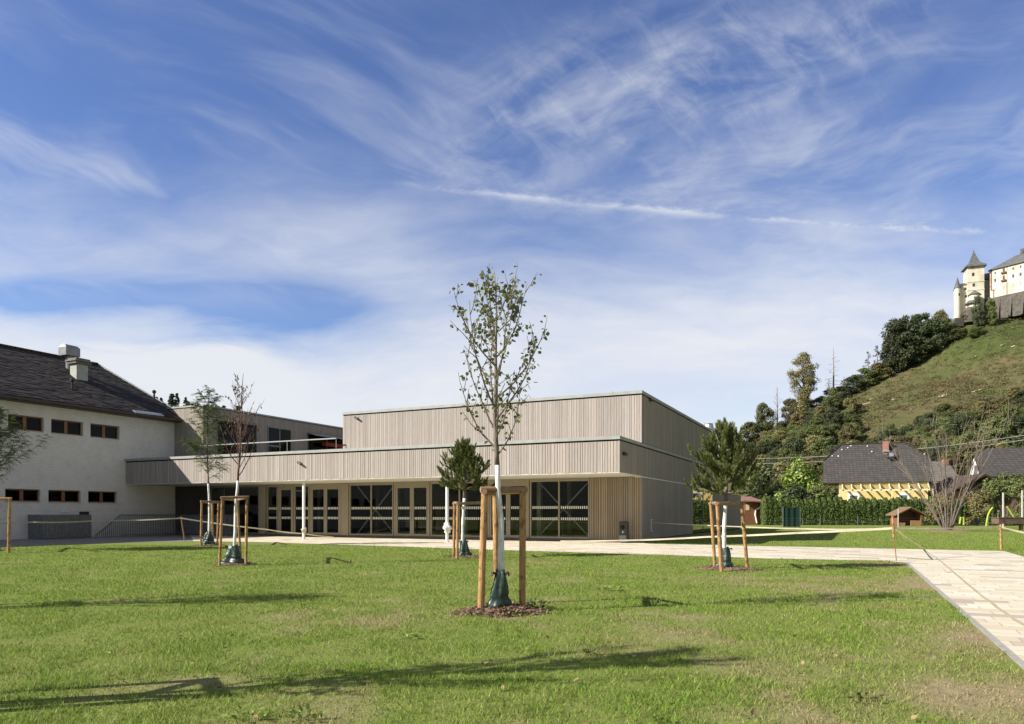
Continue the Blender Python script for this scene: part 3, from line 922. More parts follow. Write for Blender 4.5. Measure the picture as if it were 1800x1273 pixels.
b = MB(); b.ub(WU - 0.05, 38.0, -0.05, 0.25, ZW - 0.10, ZW); b.ub(WU - 0.05, WU + 0.25, 0.25, 26, ZW - 0.102, ZW - 0.004); b.ub(WU + .25, 38, .25, 26, ZW - 0.12, ZW - 0.06)
b.build('wing_coping', M_coping, school)
for w0, w1, z0, z1 in wins:
    m = MB()
    for q0, q1, r0, r1 in ((w0, w0 + 0.08, z0, z1), (w1 - 0.08, w1, z0, z1), (w0 + 0.08, w1 - 0.08, z1 - 0.08, z1), (w0 + 0.08, w1 - 0.08, z0, z0 + 0.1), ((w0 + w1) / 2 - 0.04, (w0 + w1) / 2 + 0.04, z0 + 0.1, z1 - 0.08)):
        m.ub(WU - 0.03, WU + 0.02, q0, q1, r0, r1)
    if z1 > 7.35 and w0 > 5: m.ub(WU - 0.035, WU + 0.02, w0 + 0.08, (w0 + w1) / 2 + 0.1, 6.0, 6.1)
    w = m.build('wing_window', M_steel, school)
    m = MB(); m.ub(WU + 0.0, WU + 0.01, w0 + 0.08, w1 - 0.08, z0 + 0.1, z1 - 0.08); m.build('pane', M_oldglass, w)
m = MB(); w0, w1 = wins[2][0], wins[2][1]
m.hexa([B(WU - 0.03, w0, 7.32), B(WU - 0.8, w0, 7.08), B(WU - 0.8, w1, 7.08), B(WU - 0.03, w1, 7.32), B(WU - 0.03, w0, 7.36), B(WU - 0.8, w0, 7.12), B(WU - 0.8, w1, 7.12), B(WU - 0.03, w1, 7.36)])
m.build('window_awning', M_coping, school)
m = MB(); m.ub(WU - 0.6, WU - 0.2, v_at(562, WU), 13.8, 6.45, 6.70); m.build('sun_blind', mat('red_fabric', (0.26, 0.025, 0.018), (0.32, 0.04, 0.025), 3, 0.8), school)
# terrace railing
m = MB()
ru0, ru1 = 17.2, 27.8
m.bar(B(ru0, -0.4, 5.52), B(ru1, -0.4, 5.52), 0.06, 0.06)
n = 3
for i in range(n + 1):
    u = ru0 + (ru1 - ru0) * i / n
    m.bar(B(u, -0.4, ZC1 - 0.05), B(u, -0.4, 5.5), 0.03, 0.03)
r = m.build('terrace_railing', M_coping, school)

# columns (each carries the canopy)
for i, (x, base) in enumerate(((534, 946), (786, 955))):
    u = u_at(x, CV + 0.35)
    m = MB(); p = B(u, CV + 0.35, 0)
    m.tube([p + Vector((0, 0, 0.0)), p + Vector((0, 0, ZC0))], 0.075, 16)
    m.lathe(p, [(0.13, 0.0), (0.13, 0.02), (0.08, 0.03)], 14)
    m.build('canopy_column', M_white, school, smooth=False)
    if i == 1:
        m = MB(); rr = random.Random(3)
        m.lathe(p + Vector((0, 0, 0.42)), [(0.08, 0), (0.14, 0.05), (0.12, 0.14), (0.19, 0.22), (0.17, 0.32), (0.11, 0.40), (0.12, 0.46), (0.08, 0.5)], 18,
                fn=lambda t, z: 1 + 0.25 * math.sin(3 * t + 9 * z) + 0.14 * math.sin(7 * t - 17 * z))
        o = m.build('plastic_wrap', mat('white_plastic', (0.78, 0.78, 0.76), (0.84, 0.84, 0.82), 9, 0.35, bump=0.4), None, smooth=True, origin=tuple(p))
        tag(o, 'crumpled white plastic sheet tied round the white column left of the poplar', 'plastic sheet')
    else:
        m = MB(); m.lathe(p + Vector((0, 0, 0.36)), [(0.08, 0), (0.12, 0.03), (0.11, 0.1), (0.13, 0.17), (0.08, 0.2)], 14, fn=lambda t, z: 1 + 0.2 * math.sin(3 * t + 20 * z))
        m.lathe(p + EU * -0.12 + Vector((0, 0, 0.33)), [(0.02, 0), (0.06, 0.1), (0.05, 0.25), (0.01, 0.3)], 8)
        o = m.build('tape_knot', M_tape, None, smooth=True, origin=tuple(p)); tag(o, 'knot of pale barrier tape wound round the white column by the open door', 'tape')

# litter bin
p = B(u_at(1096.5, -0.45), -0.45, 0.006)
bin_ = thing('litter_bin', 'slim dark grey litter bin with round opening against the slatted wall', 'litter bin', tuple(p))
m = MB()
prof = []
w2, d2, hh = 0.19, 0.17, 0.97
def rp(c, w, d, z, n=6, r=0.06):
    pts = []
    for cx_, cy_, a0 in ((w - r, d - r, 0), (-w + r, d - r, 90), (-w + r, -d + r, 180), (w - r, -d + r, 270)):
        for i in range(n + 1):
            t = math.radians(a0 + 90 * i / n); q = EU * (cx_ + r * math.cos(t)) + EV * (cy_ + r * math.sin(t))
            pts.append(c + q + Vector((0, 0, z)))
    return pts
lv = [(w2, d2, 0.02), (w2, d2, hh - 0.05), (w2 - 0.02, d2 - 0.02, hh), (w2 - 0.08, d2 - 0.07, hh + 0.02)]
rings = [rp(p, *q) for q in lv]
n = len(rings[0]); base = len(m.v)
for r_ in rings: m.v.extend([tuple(q) for q in r_])
for i in range(len(rings) - 1):
    for k in range(n):
        k2 = (k + 1) % n
        m.f.append((base + i * n + k, base + i * n + k2, base + (i + 1) * n + k2, base + (i + 1) * n + k)); m.m.append(0)
m.f.append(tuple(base + 3 * n + k for k in range(n))); m.m.append(0)
m.build('bin_body', mat('bin_grey', (0.05, 0.05, 0.048), (0.075, 0.075, 0.07), 6, 0.5), bin_, smooth=False)
m = MB()
cc = p - EV * (d2 + 0.002) + Vector((0, 0, 0.72))
ring = [cc + EU * (0.095 * math.cos(t)) + Vector((0, 0, 0.095 * math.sin(t))) for t in [2 * math.pi * i / 20 for i in range(20)]]
m.tube([cc + EV * 0.002, cc - EV * 0.012], 0.10, 20); m.build('bin_opening', M_dark, bin_)
m = MB()
c2 = p - EV * (d2 + 0.004) + Vector((0, 0, 0.50))
m.tube([c2 + Vector((0, 0, 0.045)) + EV * .002, c2 + Vector((0, 0, 0.045)) - EV * 0.003], 0.018, 10)
m.bar(c2 + Vector((0, 0, 0.025)), c2 + Vector((0, 0, -0.03)), 0.004, 0.05, up=EU); m.bar(c2 + EU * 0.02 + Vector((0, 0, -.03)), c2 + EU * 0.03 + Vector((0, 0, -0.06)), 0.004, 0.016, up=EU)
m.bar(c2 - EU * 0.03 + Vector((0, 0, 0.0)), c2 - EU * 0.055 + Vector((0, 0, -0.03)), 0.004, 0.02, up=EU)
m.build('bin_symbol', M_mark, bin_)

# ------------------------------------------------------------------ old building on the left
LU = 30.46
old = thing('old_school_building', 'older white painted brick building with dark tiled hipped roof at the left edge', 'building', tuple(B(LU + 3, -8, 0)))
VE = 0.17            # far corner
V0 = -26.0
Z_E = 7.27
wrow = []
for (xa, xb, ya, yb) in ((14, 77, 731, 757), (90, 146, 739, 764), (159, 210, 747, 770), (9, 71, 860, 882), (85, 142, 862, 883), (155, 206, 864, 884)):
    va, vb = v_at(xa, LU), v_at(xb, LU)
    mid = B(LU, (va + vb) / 2, 0)
    wrow.append((va, vb, z_at(mid, yb), z_at(mid, ya)))
step = wrow[1][0] - wrow[0][0]
up = [sum(w[i] for w in wrow[:3]) / 3 for i in (2, 3)]; lo = [sum(w[i] for w in wrow[3:]) / 3 for i in (2, 3)]
wrow = [(a, b_, *(up if i < 3 else lo)) for i, (a, b_, _, _) in enumerate(wrow)]
ext = []
for k in range(1, 6):
    for (a, b_, z0, z1) in (wrow[0], wrow[3]):
        ext.append((a - step * k, b_ - step * k, z0, z1))
allw = wrow + ext
# wall pieces around the openings
b = MB()
TH = 0.30
def wall_piece(va, vb, z0, z1): b.ub(LU, LU + TH, va, vb, z0, z1)
for zr, rows in (((0.0, lo[0], lo[1], 4.1), [w for w in allw if w[3] < 4]), ((4.1, up[0], up[1], Z_E), [w for w in allw if w[3] > 4])):
    zb, z0, z1, zt = zr
    wall_piece(V0, VE, zb, z0); wall_piece(V0, VE, z1, zt)
    rows = sorted(rows); a = V0
    for w in rows:
        if w[0] < V0: continue
        wall_piece(a, w[0], z0, z1); a = w[1]
    wall_piece(a, VE, z0, z1)
b.ub(LU + TH, LU + 12, VE - TH, VE, 0, Z_E)
b.build('wall', M_plaster, old)
b = MB(); b.ub(LU + TH + 0.02, LU + 12, V0, VE - TH - 0.02, 0, Z_E); b.build('wall_core', M_dark, old)
b = MB()
for z in (lo[0] - 0.45, up[0] - 0.45): b.ub(LU - 0.012, LU, V0, VE - 2.4, z, z + 0.02)
b.build('plaster_joint', M_plaster, old)
for w in allw:
    if w[0] < V0: continue
    a, c, z0, z1 = w
    m = MB()
    q0, q1 = LU + 0.16, LU + 0.22
    m.ub(q0, q1, a, a + 0.06, z0, z1); m.ub(q0, q1, c - 0.06, c, z0, z1); m.ub(q0, q1, a + 0.06, c - 0.06, z0, z0 + 0.06); m.ub(q0, q1, a + 0.06, c - 0.06, z1 - 0.06, z1)
    mid = a + (c - a) * 0.5; m.ub(q0 - 0.02, q1, mid - 0.09, mid + 0.09, z0 + 0.06, z1 - 0.06)
    f = m.build('window', M_winframe, old)
    m = MB(); m.ub(q0 + 0.02, q0 + 0.03, a + 0.06, mid - 0.09, z0 + 0.06, z1 - 0.06); m.ub(q0 + 0.02, q0 + 0.03, mid + 0.09, c - 0.06, z0 + 0.06, z1 - 0.06); m.build('pane', M_oldglass, f)
    m = MB(); m.ub(LU - 0.03, LU + 0.16, a + 0.003, c - 0.003, z0 - 0.03, z0 + 0.01); m.build('sill', M_concrete, f)
# roof
OV = 0.62
eu = LU - OV; ev = VE + OV
RW = 6.0 + OV; RA = 1.8; ZR = 11.05
e_fr = B(eu, ev, Z_E - 0.05); e_fl = B(eu, V0, Z_E - 0.05); r_r = B(eu + RW, ev - RA, ZR); r_l = B(eu + RW, V0, ZR)
e_br = B(eu + 2 * RW, ev, Z_E - 0.05); e_bl = B(eu + 2 * RW, V0, Z_E - 0.05)
m = MB()
dz = Vector((0, 0, 0.14))
def slab(pts):
    m.poly([p_ + dz for p_ in pts]); m.poly([p_ for p_ in reversed(pts)])
    for i in range(len(pts)):
        j = (i + 1) % len(pts); m.poly([pts[i], pts[j], pts[j] + dz, pts[i] + dz])
# roof tiles as overlapping courses
nc = 30
for i in range(nc):
    f0, f1 = i / nc, (i + 1) / nc + 0.006
    a0 = e_fl.lerp(r_l, f0) + Vector((0, 0, 0.160)); a1 = e_fr.lerp(r_r, f0) + Vector((0, 0, 0.160))
    b0 = e_fl.lerp(r_l, min(f1, 1)) + Vector((0, 0, 0.145)); b1 = e_fr.lerp(r_r, min(f1, 1)) + Vector((0, 0, 0.145))
    # each course split into tiles of slightly different tilt
    nt = 62; rr = random.Random(i)
    for k in range(nt):
        t0 = (k + (0.5 if i % 2 else 0)) / nt; t1 = t0 + 1 / nt
        if t1 > 1: t1 = 1
        if t0 >= t1: continue
        l = rr.uniform(-0.03, 0.03)
        p0, p1 = a0.lerp(a1, t0), a0.lerp(a1, t1); p2, p3 = b0.lerp(b1, t1), b0.lerp(b1, t0)
        o_ = Vector((0, 0, l)); dn = Vector((0, 0, 0.012))
        m.poly([p0 + o_, p1 + o_ * 0.4, p2, p3]); m.poly([p0 - dn, p1 - dn, p1 + o_ * 0.4, p0 + o_])
slab([e_fr, e_br, r_r]); slab([e_bl, r_l, r_r, e_br])
m.poly([e_fl, e_fr, r_r, r_l][::-1])
roof = m.build('roof', mat('dark_roof_tile_piece', (0.023, 0.020, 0.019), (0.036, 0.030, 0.028), 1.2, 0.8, island=0.5, bump=0.2, bscale=20), old)
m = MB(); m.bar(e_fr + Vector((0, 0, 0.19)), r_r + Vector((0, 0, 0.2)), 0.10, 0.05); m.build('hip_flashing', M_coping, roof)
m = MB(); m.tube([r_l + Vector((0, 0, 0.17)), r_r + Vector((0, 0, 0.17))], 0.10, 8); m.build('ridge_tile', M_rooftile, roof)
m = MB(); m.bar(B(eu - 0.09, V0, Z_E - 0.02), B(eu - 0.09, ev, Z_E - 0.02), 0.15, 0.13); m.build('gutter', M_gutter, old)
m = MB(); m.ub(eu, LU, V0, VE + 0.3, Z_E - 0.14, Z_E - 0.06); m.build('eave_soffit', M_gutter, old)
def on_roof(x, y):
    """point on the front roof slope seen at pixel"""
    n_ = (e_fr - e_fl).cross(r_r - e_fl).normalized()
    d = Vector(((x - CX) / F, 1, (HY - y) / F)); o = Vector((0, 0, H))
    t = (e_fl + Vector((0, 0, 0.16)) - o).dot(n_) / d.dot(n_)
    return o + d * t
# pale repair sheet at the eave
a = on_roof(233, 722); c = on_roof(283, 728); s = (r_l - e_fl).normalized()
m = MB(); a2 = a - s * 0.30; c2 = c - s * 0.30; off = Vector((0.01, -0.01, 0.05))
m.hexa([a2, c2, c, a, a2 + off, c2 + off, c + off, a + off]); m.build('eave_sheet', M_alu, roof)
# chimneys
p = on_roof(139, 664)
m = MB()
m.hexa([p + EU * du + EV * dv + Vector((0, 0, z)) for z in (-0.5, 0.78) for du, dv in ((-0.3, -0.36), (0.3, -0.36), (0.3, 0.36), (-0.3, 0.36))])
ch = m.build('chimney', mat('chimney_metal', (0.30, 0.31, 0.29), (0.38, 0.39, 0.36), 3, 0.5, metal=0.3), roof)
m = MB()
for z0, z1, e in ((0.784, 0.90, 0.44), (0.92, 1.02, 0.50), (1.04, 1.12, 0.40)):
    m.hexa([p + EU * du * e + EV * dv * e * 1.1 + Vector((0, 0, z)) for z in (z0, z1) for du, dv in ((-1, -1), (1, -1), (1, 1), (-1, 1))])
m.build('chimney_cap', mat('chimney_stone', (0.14, 0.12, 0.11), (0.2, 0.18, 0.16), 4, 0.8), ch)
p = on_roof(122, 648)
m = MB(); m.tube([p + Vector((0, 0, -0.4)), p + Vector((0, 0, 0.75))], 0.2, 14)
c1_ = p + Vector((0, 0, 1.0)); ax = (EV * 1 + EU * 0.0)
m.hexa([c1_ + EV * dv + EU * du + Vector((0, 0, dz_)) for dz_, e in ((-0.25, 0.36), (0.25, 0.36)) for du, dv in ((-e, -0.45), (e, -0.45), (e, 0.45), (-e, 0.45))])
m.hexa([c1_ + EV * (dv) + EU * du + Vector((0, 0, z)) for z, e, q in ((0.253, 0.36, 0.45), (0.42, 0.15, 0.40)) for du, dv in ((-e, -q), (e, -q), (e, q), (-e, q))])
m.build('vent_hood', mat('hood_metal', (0.20, 0.21, 0.215), (0.28, 0.29, 0.30), 3, 0.4, metal=0.6), roof)
for x, y in ((127, 684), (271, 703)):
    p = on_roof(x, y); m = MB(); m.tube([p - Vector((0, 0, 0.1)), p + Vector((0, 0, 0.42))], 0.06, 10); m.lathe(p + Vector((0, 0, 0.42)), [(0.06, 0), (0.12, 0.03), (0.12, 0.16), (0.04, 0.22)], 12); m.build('vent_pipe', M_black, roof)
# slatted bin enclosure and stair railing in front of the old wall
def spx(x, u): return v_at(x, u)
uS = LU - 1.3
va, vb = spx(75, uS), spx(160, uS)
en = thing('bin_enclosure', 'low grey slatted enclosure standing against the white wall', 'enclosure', tuple(B(uS, va, 0)))
m = MB(); a = va
while a < vb - 0.05:
    m.ub(uS - 0.03, uS, a, a + 0.075, 0.06, 1.28); a += 0.095
m.build('slat_panel', M_steel, en)
m = MB(); m.ub(uS + 0.004, LU - 0.02, va, va + 0.05, 0.05, 1.28); m.ub(uS + 0.004, uS + 0.02, va + 0.05, vb, 0.05, 1.26); m.ub(uS + 0.02, LU - 0.02, vb - 0.05, vb, 0.05, 1.28)
m.build('side_panel', M_steel, en)
m = MB(); m.ub(LU - 0.18, LU - 0.02, spx(139, LU), spx(153, LU), 1.25, 1.45); o = m.build('wall_box', M_black, old)
m = MB(); m.ub(LU - 0.05, LU - 0.002, spx(106, LU), spx(119, LU), 1.43, 1.50); m.build('wall_sign', M_white, old)
m = MB(); m.ub(LU - 0.06, LU - 0.002, V0, spx(74, LU), 0.0, lo[0] - 0.62); m.build('wall_base', M_plaster, old)

rail = thing('stair_railing', 'dark grey steel railing with many vertical bars beside the sunken stair', 'railing', tuple(B(29.0, -2, 0)))
uR = LU - 0.9
v1_, v2_, v3_ = spx(168, uR), spx(212, uR), spx(318, uR)
m = MB()
m.bar(B(uR, v1_, 0.12), B(uR, v2_, 1.25), 0.05, 0.05); m.bar(B(uR, v2_, 1.25), B(uR, v3_, 1.25), 0.05, 0.05)
pB = B(u_at(420, -0.9), -0.9, 0)
m.bar(B(uR, v3_, 1.25), Vector((pB.x, pB.y, 1.25)), 0.05, 0.05)
m.bar(B(uR, v2_, 0.10), B(uR, v3_, 0.10), 0.04, 0.04); m.bar(B(uR, v3_, 0.10), Vector((pB.x, pB.y, 0.10)), 0.04, 0.04)
m.build('handrail', M_steel, rail)
m = MB(); v = v1_
while v < v3_:
    t = min(1, (v - v1_) / (v2_ - v1_)); m.bar(B(uR, v, 0.05), B(uR, v, 0.12 + 1.12 * t), 0.015, 0.045); v += 0.12
a = B(uR, v3_, 0); n = int((pB - a).length / 0.12)
for i in range(n + 1):
    q = a.lerp(pB, i / n); m.bar(q + Vector((0, 0, 0.05)), q + Vector((0, 0, 1.24)), 0.045, 0.015)
o = m.build('railing_bars', M_steel, rail)
#PART3
# ------------------------------------------------------------------ young trees, stakes, bags, mulch
def rvec(r):
    while True:
        v = Vector((r.uniform(-1, 1), r.uniform(-1, 1), r.uniform(-1, 1)))
        if 0.05 < v.length < 1: return v.normalized()

def leaf(mb, p, d, nrm, L, W):
    """a pointed leaf folded along its midrib"""
    d = d.normalized(); s = d.cross(nrm)
    if s.length < 1e-3: s = d.cross(Vector((1, 0.2, 0)))
    s.normalize(); n = s.cross(d)
    a = p; b = p + d * L * 0.42 + n * L * 0.05; c = p + d * L
    l1 = p + d * L * 0.32 + s * W * 0.5 + n * W * 0.16; l2 = p + d * L * 0.72 + s * W * 0.36 + n * W * 0.12
    r1 = p + d * L * 0.32 - s * W * 0.5 + n * W * 0.16; r2 = p + d * L * 0.72 - s * W * 0.36 + n * W * 0.12
    i = len(mb.v)
    mb.v.extend([tuple(q) for q in (a, l1, l2, c, r2, r1)])
    mb.f.append((i, i + 1, i + 2, i + 3)); mb.f.append((i, i + 3, i + 4, i + 5)); mb.m += [0, 0]

def curve_pts(p, d, L, n, r, up=0.15, wob=0.12):
    pts = [p.copy()]; d = d.normalized()
    for i in range(n):
        d = (d + Vector((0, 0, up)) + rvec(r) * wob).normalized()
        p = p + d * (L / n); pts.append(p.copy())
    return pts

def interp_(x, tab):
    for (a, va), (b_, vb) in zip(tab, tab[1:]):
        if x <= b_: return va + (vb - va) * max(0, (x - a) / (b_ - a))
    return tab[-1][1]

def sapling(name, label, base, top_px, painted_px, zc0, R, nlimb, seed, leafmat, bark, mode, leaf_prob=1.0, lean=(0, 0), group='young staked trees on the lawn', trunk_r=0.045, shape=None, leaf_filter=None, elev=(48, 66), up=0.07):
    r = random.Random(seed)
    t = thing(name, label, 'tree', tuple(base), group)
    zt = z_at(base, top_px); zp = z_at(base, painted_px)
    # trunk
    n = 16; pts = []; rad = []
    for i in range(n + 1):
        z = zt * i / n; f = i / n
        wx = 0.03 * math.sin(f * 9 + seed) * (1 - f * 0.5) + 0.008 * math.sin(f * 31 + seed) + lean[0] * f; wy = 0.03 * math.cos(f * 7 + seed * 2) + lean[1] * f
        pts.append(base + Vector((wx, wy, z))); rad.append(trunk_r * (1 - f) ** 0.8 + 0.005)
    def at(z):
        f = max(0, min(0.9999, z / zt)) * n; i = int(f); return pts[i].lerp(pts[i + 1], f - i)
    def ra(z): return trunk_r * max(0.0, 1 - z / zt) ** 0.8 + 0.005
    zs = [zp * i / 10 for i in range(11)]
    m = MB(); m.tube([at(z) + Vector((r.uniform(-.004, .004), r.uniform(-.004, .004), 0)) for z in zs], [ra(z) * r.uniform(0.94, 1.08) for z in zs], 12)
    tr = m.build('trunk', M_chalk, t, smooth=True)
    m = MB(); zs = [zp + (zt - zp) * i / 14 for i in range(15)]
    m.tube([at(z) for z in zs], [ra(z) * 0.97 for z in zs], 8)
    br = m; lf = MB()
    shape = shape or (lambda f: (math.sin(math.pi * min(1, (f * 0.72 + 0.22))) ** 0.8))
    tips = []
    for i in range(nlimb):
        f = (i + r.uniform(-0.3, 0.3)) / nlimb; f = max(0.0, min(0.97, f)) ** 1.1
        z = zc0 + (zt - zc0) * f * 0.88
        az = i * 2.399 + r.uniform(-0.4, 0.4)
        el = math.radians(r.uniform(*elev))
        wid = R * shape(f) * r.uniform(0.75, 1.15)
        L = wid / math.cos(el) * 1.25
        L = min(L, (zt - z) * 0.88 + 0.05)
        d = Vector((math.cos(az) * math.cos(el), math.sin(az) * math.cos(el), math.sin(el)))
        p0 = at(z)
        cp = curve_pts(p0, d, L, 8, r, up, 0.11)
        r0 = min(ra(z) * 0.5, 0.003 + L * 0.0085)
        m.tube(cp, [r0 * (1 - k / 8.5) + 0.002 for k in range(9)], 5, cap=False)
        tips.append((cp, 1.0))
        for k in range(2, 8):
            if r.random() < 0.85:
                dd = (cp[k] - cp[k - 1]).normalized()
                sd = (dd * 0.7 + rvec(r) * 0.75 + Vector((0, 0, 0.25))).normalized()
                l2 = L * r.uniform(0.14, 0.34)
                tp = curve_pts(cp[k], sd, l2, 4, r, 0.08, 0.15)
                m.tube(tp, [r0 * 0.42 * (1 - q / 5) + 0.0016 for q in range(5)], 4, cap=False)
                tips.append((tp, 0.9))
    tips.append(([at(zc0 + (zt - zc0) * q / 12) for q in range(5, 13)], 1.0))
    m.build('branches', bark, t, smooth=True)
    for cp, w in tips:
        for k in range(1, len(cp)):
            p = cp[k]; dd = (cp[k] - cp[k - 1]).normalized()
            if leaf_filter and r.random() > leaf_filter(p - base, zt): continue
            if mode == 'big':
                nn = 1 if k < len(cp) * 0.3 else 3
                if k == len(cp) - 1: nn = 3
                for q in range(nn):
                    if r.random() < leaf_prob:
                        pp = cp[k - 1].lerp(cp[k], r.random()); o = rvec(r)
                        st = pp + (o * 0.7 + Vector((0, 0, -0.1))).normalized() * r.uniform(0.01, 0.05)
                        ld_ = (o + Vector((0, 0, -0.55))).normalized(); s = r.uniform(0.036, 0.078)
                        leaf(lf, st, ld_, rvec(r), s, s * 0.85)
            elif mode == 'wilt':
                if r.random() < leaf_prob:
                    o = rvec(r); s = r.uniform(0.05, 0.10); leaf(lf, p, (o * 0.6 + Vector((0, 0, -1))).normalized(), rvec(r), s, s * 0.5)
            elif mode == 'feather':
                for q in range(2 if k > 2 else 1):
                    if r.random() < leaf_prob:
                        o = rvec(r); o.z *= 0.4
                        d0 = (o + dd * 0.5 + Vector((0, 0, 0.05))).normalized(); L = r.uniform(0.18, 0.32)
                        side = d0.cross(Vector((0, 0, 1))).normalized()
                        for e in range(6):
                            q0 = p + d0 * L * (e + 1) / 6 + Vector((0, 0, -0.045 * ((e + 1) / 6) ** 2 * 3))
                            for sg in (-1, 1):
                                leaf(lf, q0, (side * sg + d0 * 0.5 + Vector((0, 0, -0.25 + r.uniform(-.2, .2)))).normalized(), Vector((0, 0, 1)), r.uniform(0.07, 0.105), 0.045)
    lf.build('foliage', leafmat, t)
    return t

def stakes(label, base3, top3, dia, bars=((0, 1), (1, 2), (2, 0)), ztop=None):
    c = sum(base3, Vector()) / 3
    t = thing('tree_stake_frame', label, 'tree stakes', tuple(c), 'timber stake frames round the young trees')
    for b_, tp in zip(base3, top3):
        m = MB(); n = 6
        m.tube([b_.lerp(tp, -0.03 + 1.03 * i / n) for i in range(n + 1)], [dia * 0.5 * random.Random(i + int(b_.x * 50)).uniform(0.94, 1.06) for i in range(n + 1)], 12)
        m.build('stake', M_stake, t, smooth=False)
    for k, (i, j) in enumerate(bars):
        a = top3[i]; b_ = top3[j]; d = (b_ - a).normalized()
        up = Vector((0, 0, dia * 0.42 - 0.012 * k))
        m = MB(); m.tube([a - d * dia * 0.62 + up, a.lerp(b_, .5) + up, b_ + d * dia * 0.62 + up], [dia * 0.47, dia * 0.5, dia * 0.46], 12)
        m.build('crossbar', M_bar, t)
    return t

def bag(label, base, h, w, dirx, seed):
    r = random.Random(seed); m = MB(); n = 30; nz = 16
    ph = [r.uniform(0, 6.28) for _ in range(4)]
    base_i = len(m.v)
    for i in range(nz + 1):
        f = i / nz; z = h * f
        rr = w * (1.0 - 0.62 * f ** 0.75)
        if f > 0.93: rr *= 0.86
        if f < 0.12: rr *= 1.04 - 0.5 * (0.12 - f)
        sh = dirx * w * 0.75 * (1 - f) ** 1.3
        for k in range(n):
            t = 2 * math.pi * k / n
            fo = 1 + 0.15 * math.sin(3 * t + ph[0] + 2.2 * f) + 0.10 * math.sin(5 * t + ph[1] - 4 * f) + 0.06 * math.sin(9 * t + ph[2] + 9 * f) + 0.04 * math.sin(13 * f * 3 + t * 2 + ph[3])
            # a big fold near the foot
            fo += 0.13 * math.exp(-((f - 0.20) / 0.06) ** 2) * (1 + 0.5 * math.sin(2 * t + ph[1])) - 0.15 * math.exp(-((f - 0.32) / 0.05) ** 2)
            m.v.append((base.x + sh + rr * fo * math.cos(t), base.y + 0.8 * rr * fo * math.sin(t), max(0.02, 0.02 + z + 0.02 * math.sin(2 * t + ph[2]) * (1 if i else 0))))
    for i in range(nz):
        for k in range(n):
            k2 = (k + 1) % n
            m.f.append((i * n + k, i * n + k2, (i + 1) * n + k2, (i + 1) * n + k)); m.m.append(0)
    m.f.append(tuple(nz * n + k for k in range(n))); m.m.append(0)
    o = m.build('watering_bag', M_bag, None, smooth=True, origin=(base.x, base.y, 0)); o.data.validate()
    tag(o, label, 'watering bag', 'green watering bags at the tree feet')
    m = MB(); tp = Vector((base.x, base.y, h))
    for s in (-1, 1):
        m.bar(tp + Vector((s * w * 0.36, -0.03, -0.03)), tp + Vector((s * w * 0.62, -0.05, 0.0)), 0.02, 0.03); m.bar(tp + Vector((s * w * 0.62, -0.05, 0.0)), tp + Vector((s * w * 0.66, -0.06, -0.05)), 0.02, 0.02)
    m.build('strap', M_black, o)
    return o

def mulch(label, c, rad, seed, h=0.07, chips=900):
    r = random.Random(seed); m = MB(); n = 36
    rings = 6
    m.v.append((c.x, c.y, h))
    for i in range(1, rings + 1):
        f = i / rings
        for k in range(n):
            t = 2 * math.pi * k / n
            ir = rad * (1 + 0.14 * math.sin(2 * t + seed) + 0.09 * math.sin(5 * t + seed * 3) + 0.05 * math.sin(11 * t))
            z = h * (1 - f ** 2.2) + (0.012 * r.uniform(-1, 1) if i < rings else -0.01)
            m.v.append((c.x + ir * f * math.cos(t), c.y + ir * f * math.sin(t), z + 0.003))
    for k in range(n):
        m.f.append((0, 1 + k, 1 + (k + 1) % n)); m.m.append(0)
    for i in range(rings - 1):
        for k in range(n):
            k2 = (k + 1) % n; a = 1 + i * n
            m.f.append((a + k, a + n + k, a + n + k2, a + k2)); m.m.append(0)
    for _ in range(chips):
        f = math.sqrt(r.random()) * 1.12; t = r.random() * 6.283
        ir = rad * (1 + 0.14 * math.sin(2 * t + seed) + 0.09 * math.sin(5 * t + seed * 3)) * f
        p = Vector((c.x + ir * math.cos(t), c.y + ir * math.sin(t), h * max(0, 1 - f ** 2.2) + r.uniform(0.005, 0.022)))
        d = rvec(r); d.z *= 0.35; d.normalize(); q = d.cross(Vector((0, 0, 1)) + rvec(r) * 0.5).normalized()
        L = r.uniform(0.015, 0.05); W = r.uniform(0.005, 0.014)
        m.poly([p - d * L - q * W, p + d * L - q * W, p + d * L + q * W, p - d * L + q * W])
    o = m.build('mulch_patch', M_mulch, None, origin=tuple(c)); tag(o, label, 'mulch', 'bark mulch patches under the trees')
    MULCH.append((c.x, c.y, rad))

T1 = G(880, 1077); T2 = G(815, 980); T3 = G(1275, 1001); T4 = G(410, 993); T5 = G(367, 959); T6 = G(-38, 969)
sapling('poplar_tree', 'young poplar with white painted trunk and sparse round leaves in the lawn centre', T1, 476, 818, z_at(T1, 802), 0.90, 21, 6, M_leaf_poplar, M_bark, 'big', 0.64, lean=(-0.09, 0.0), trunk_r=0.046,
        shape=lambda f: interp_(f, [(0, 0.72), (0.25, 1.05), (0.5, 0.95), (0.75, 0.62), (1, 0.3)]), elev=(34, 50), up=0.17)
sapling('maple_tree', 'young half bare tree with reddish branches and few wilted leaves, on the left lawn', T4, 657, 845, z_at(T4, 838) , 0.62, 26, 8, M_leaf_maple, M_redbark, 'wilt', 0.6, trunk_r=0.038, lean=(0.28, 0.0),
        leaf_filter=lambda p, zt: 0.55 if p.z > zt * 0.88 else (0.35 if p.z > zt * 0.7 else 0.12), shape=lambda f: 1.25 - 0.85 * f, elev=(40, 58), up=0.14)
sapling('robinia_tree', 'young tree with feathery green leaves behind the half bare tree on the left', T5, 680, 850, z_at(T5, 842), 0.80, 24, 12, M_leaf_robinia, M_bark, 'feather', 0.62, trunk_r=0.05, lean=(-0.05, 0.0), shape=lambda f: 0.8 + 0.3 * math.sin(math.pi * f) - 0.45 * f, elev=(20, 45))
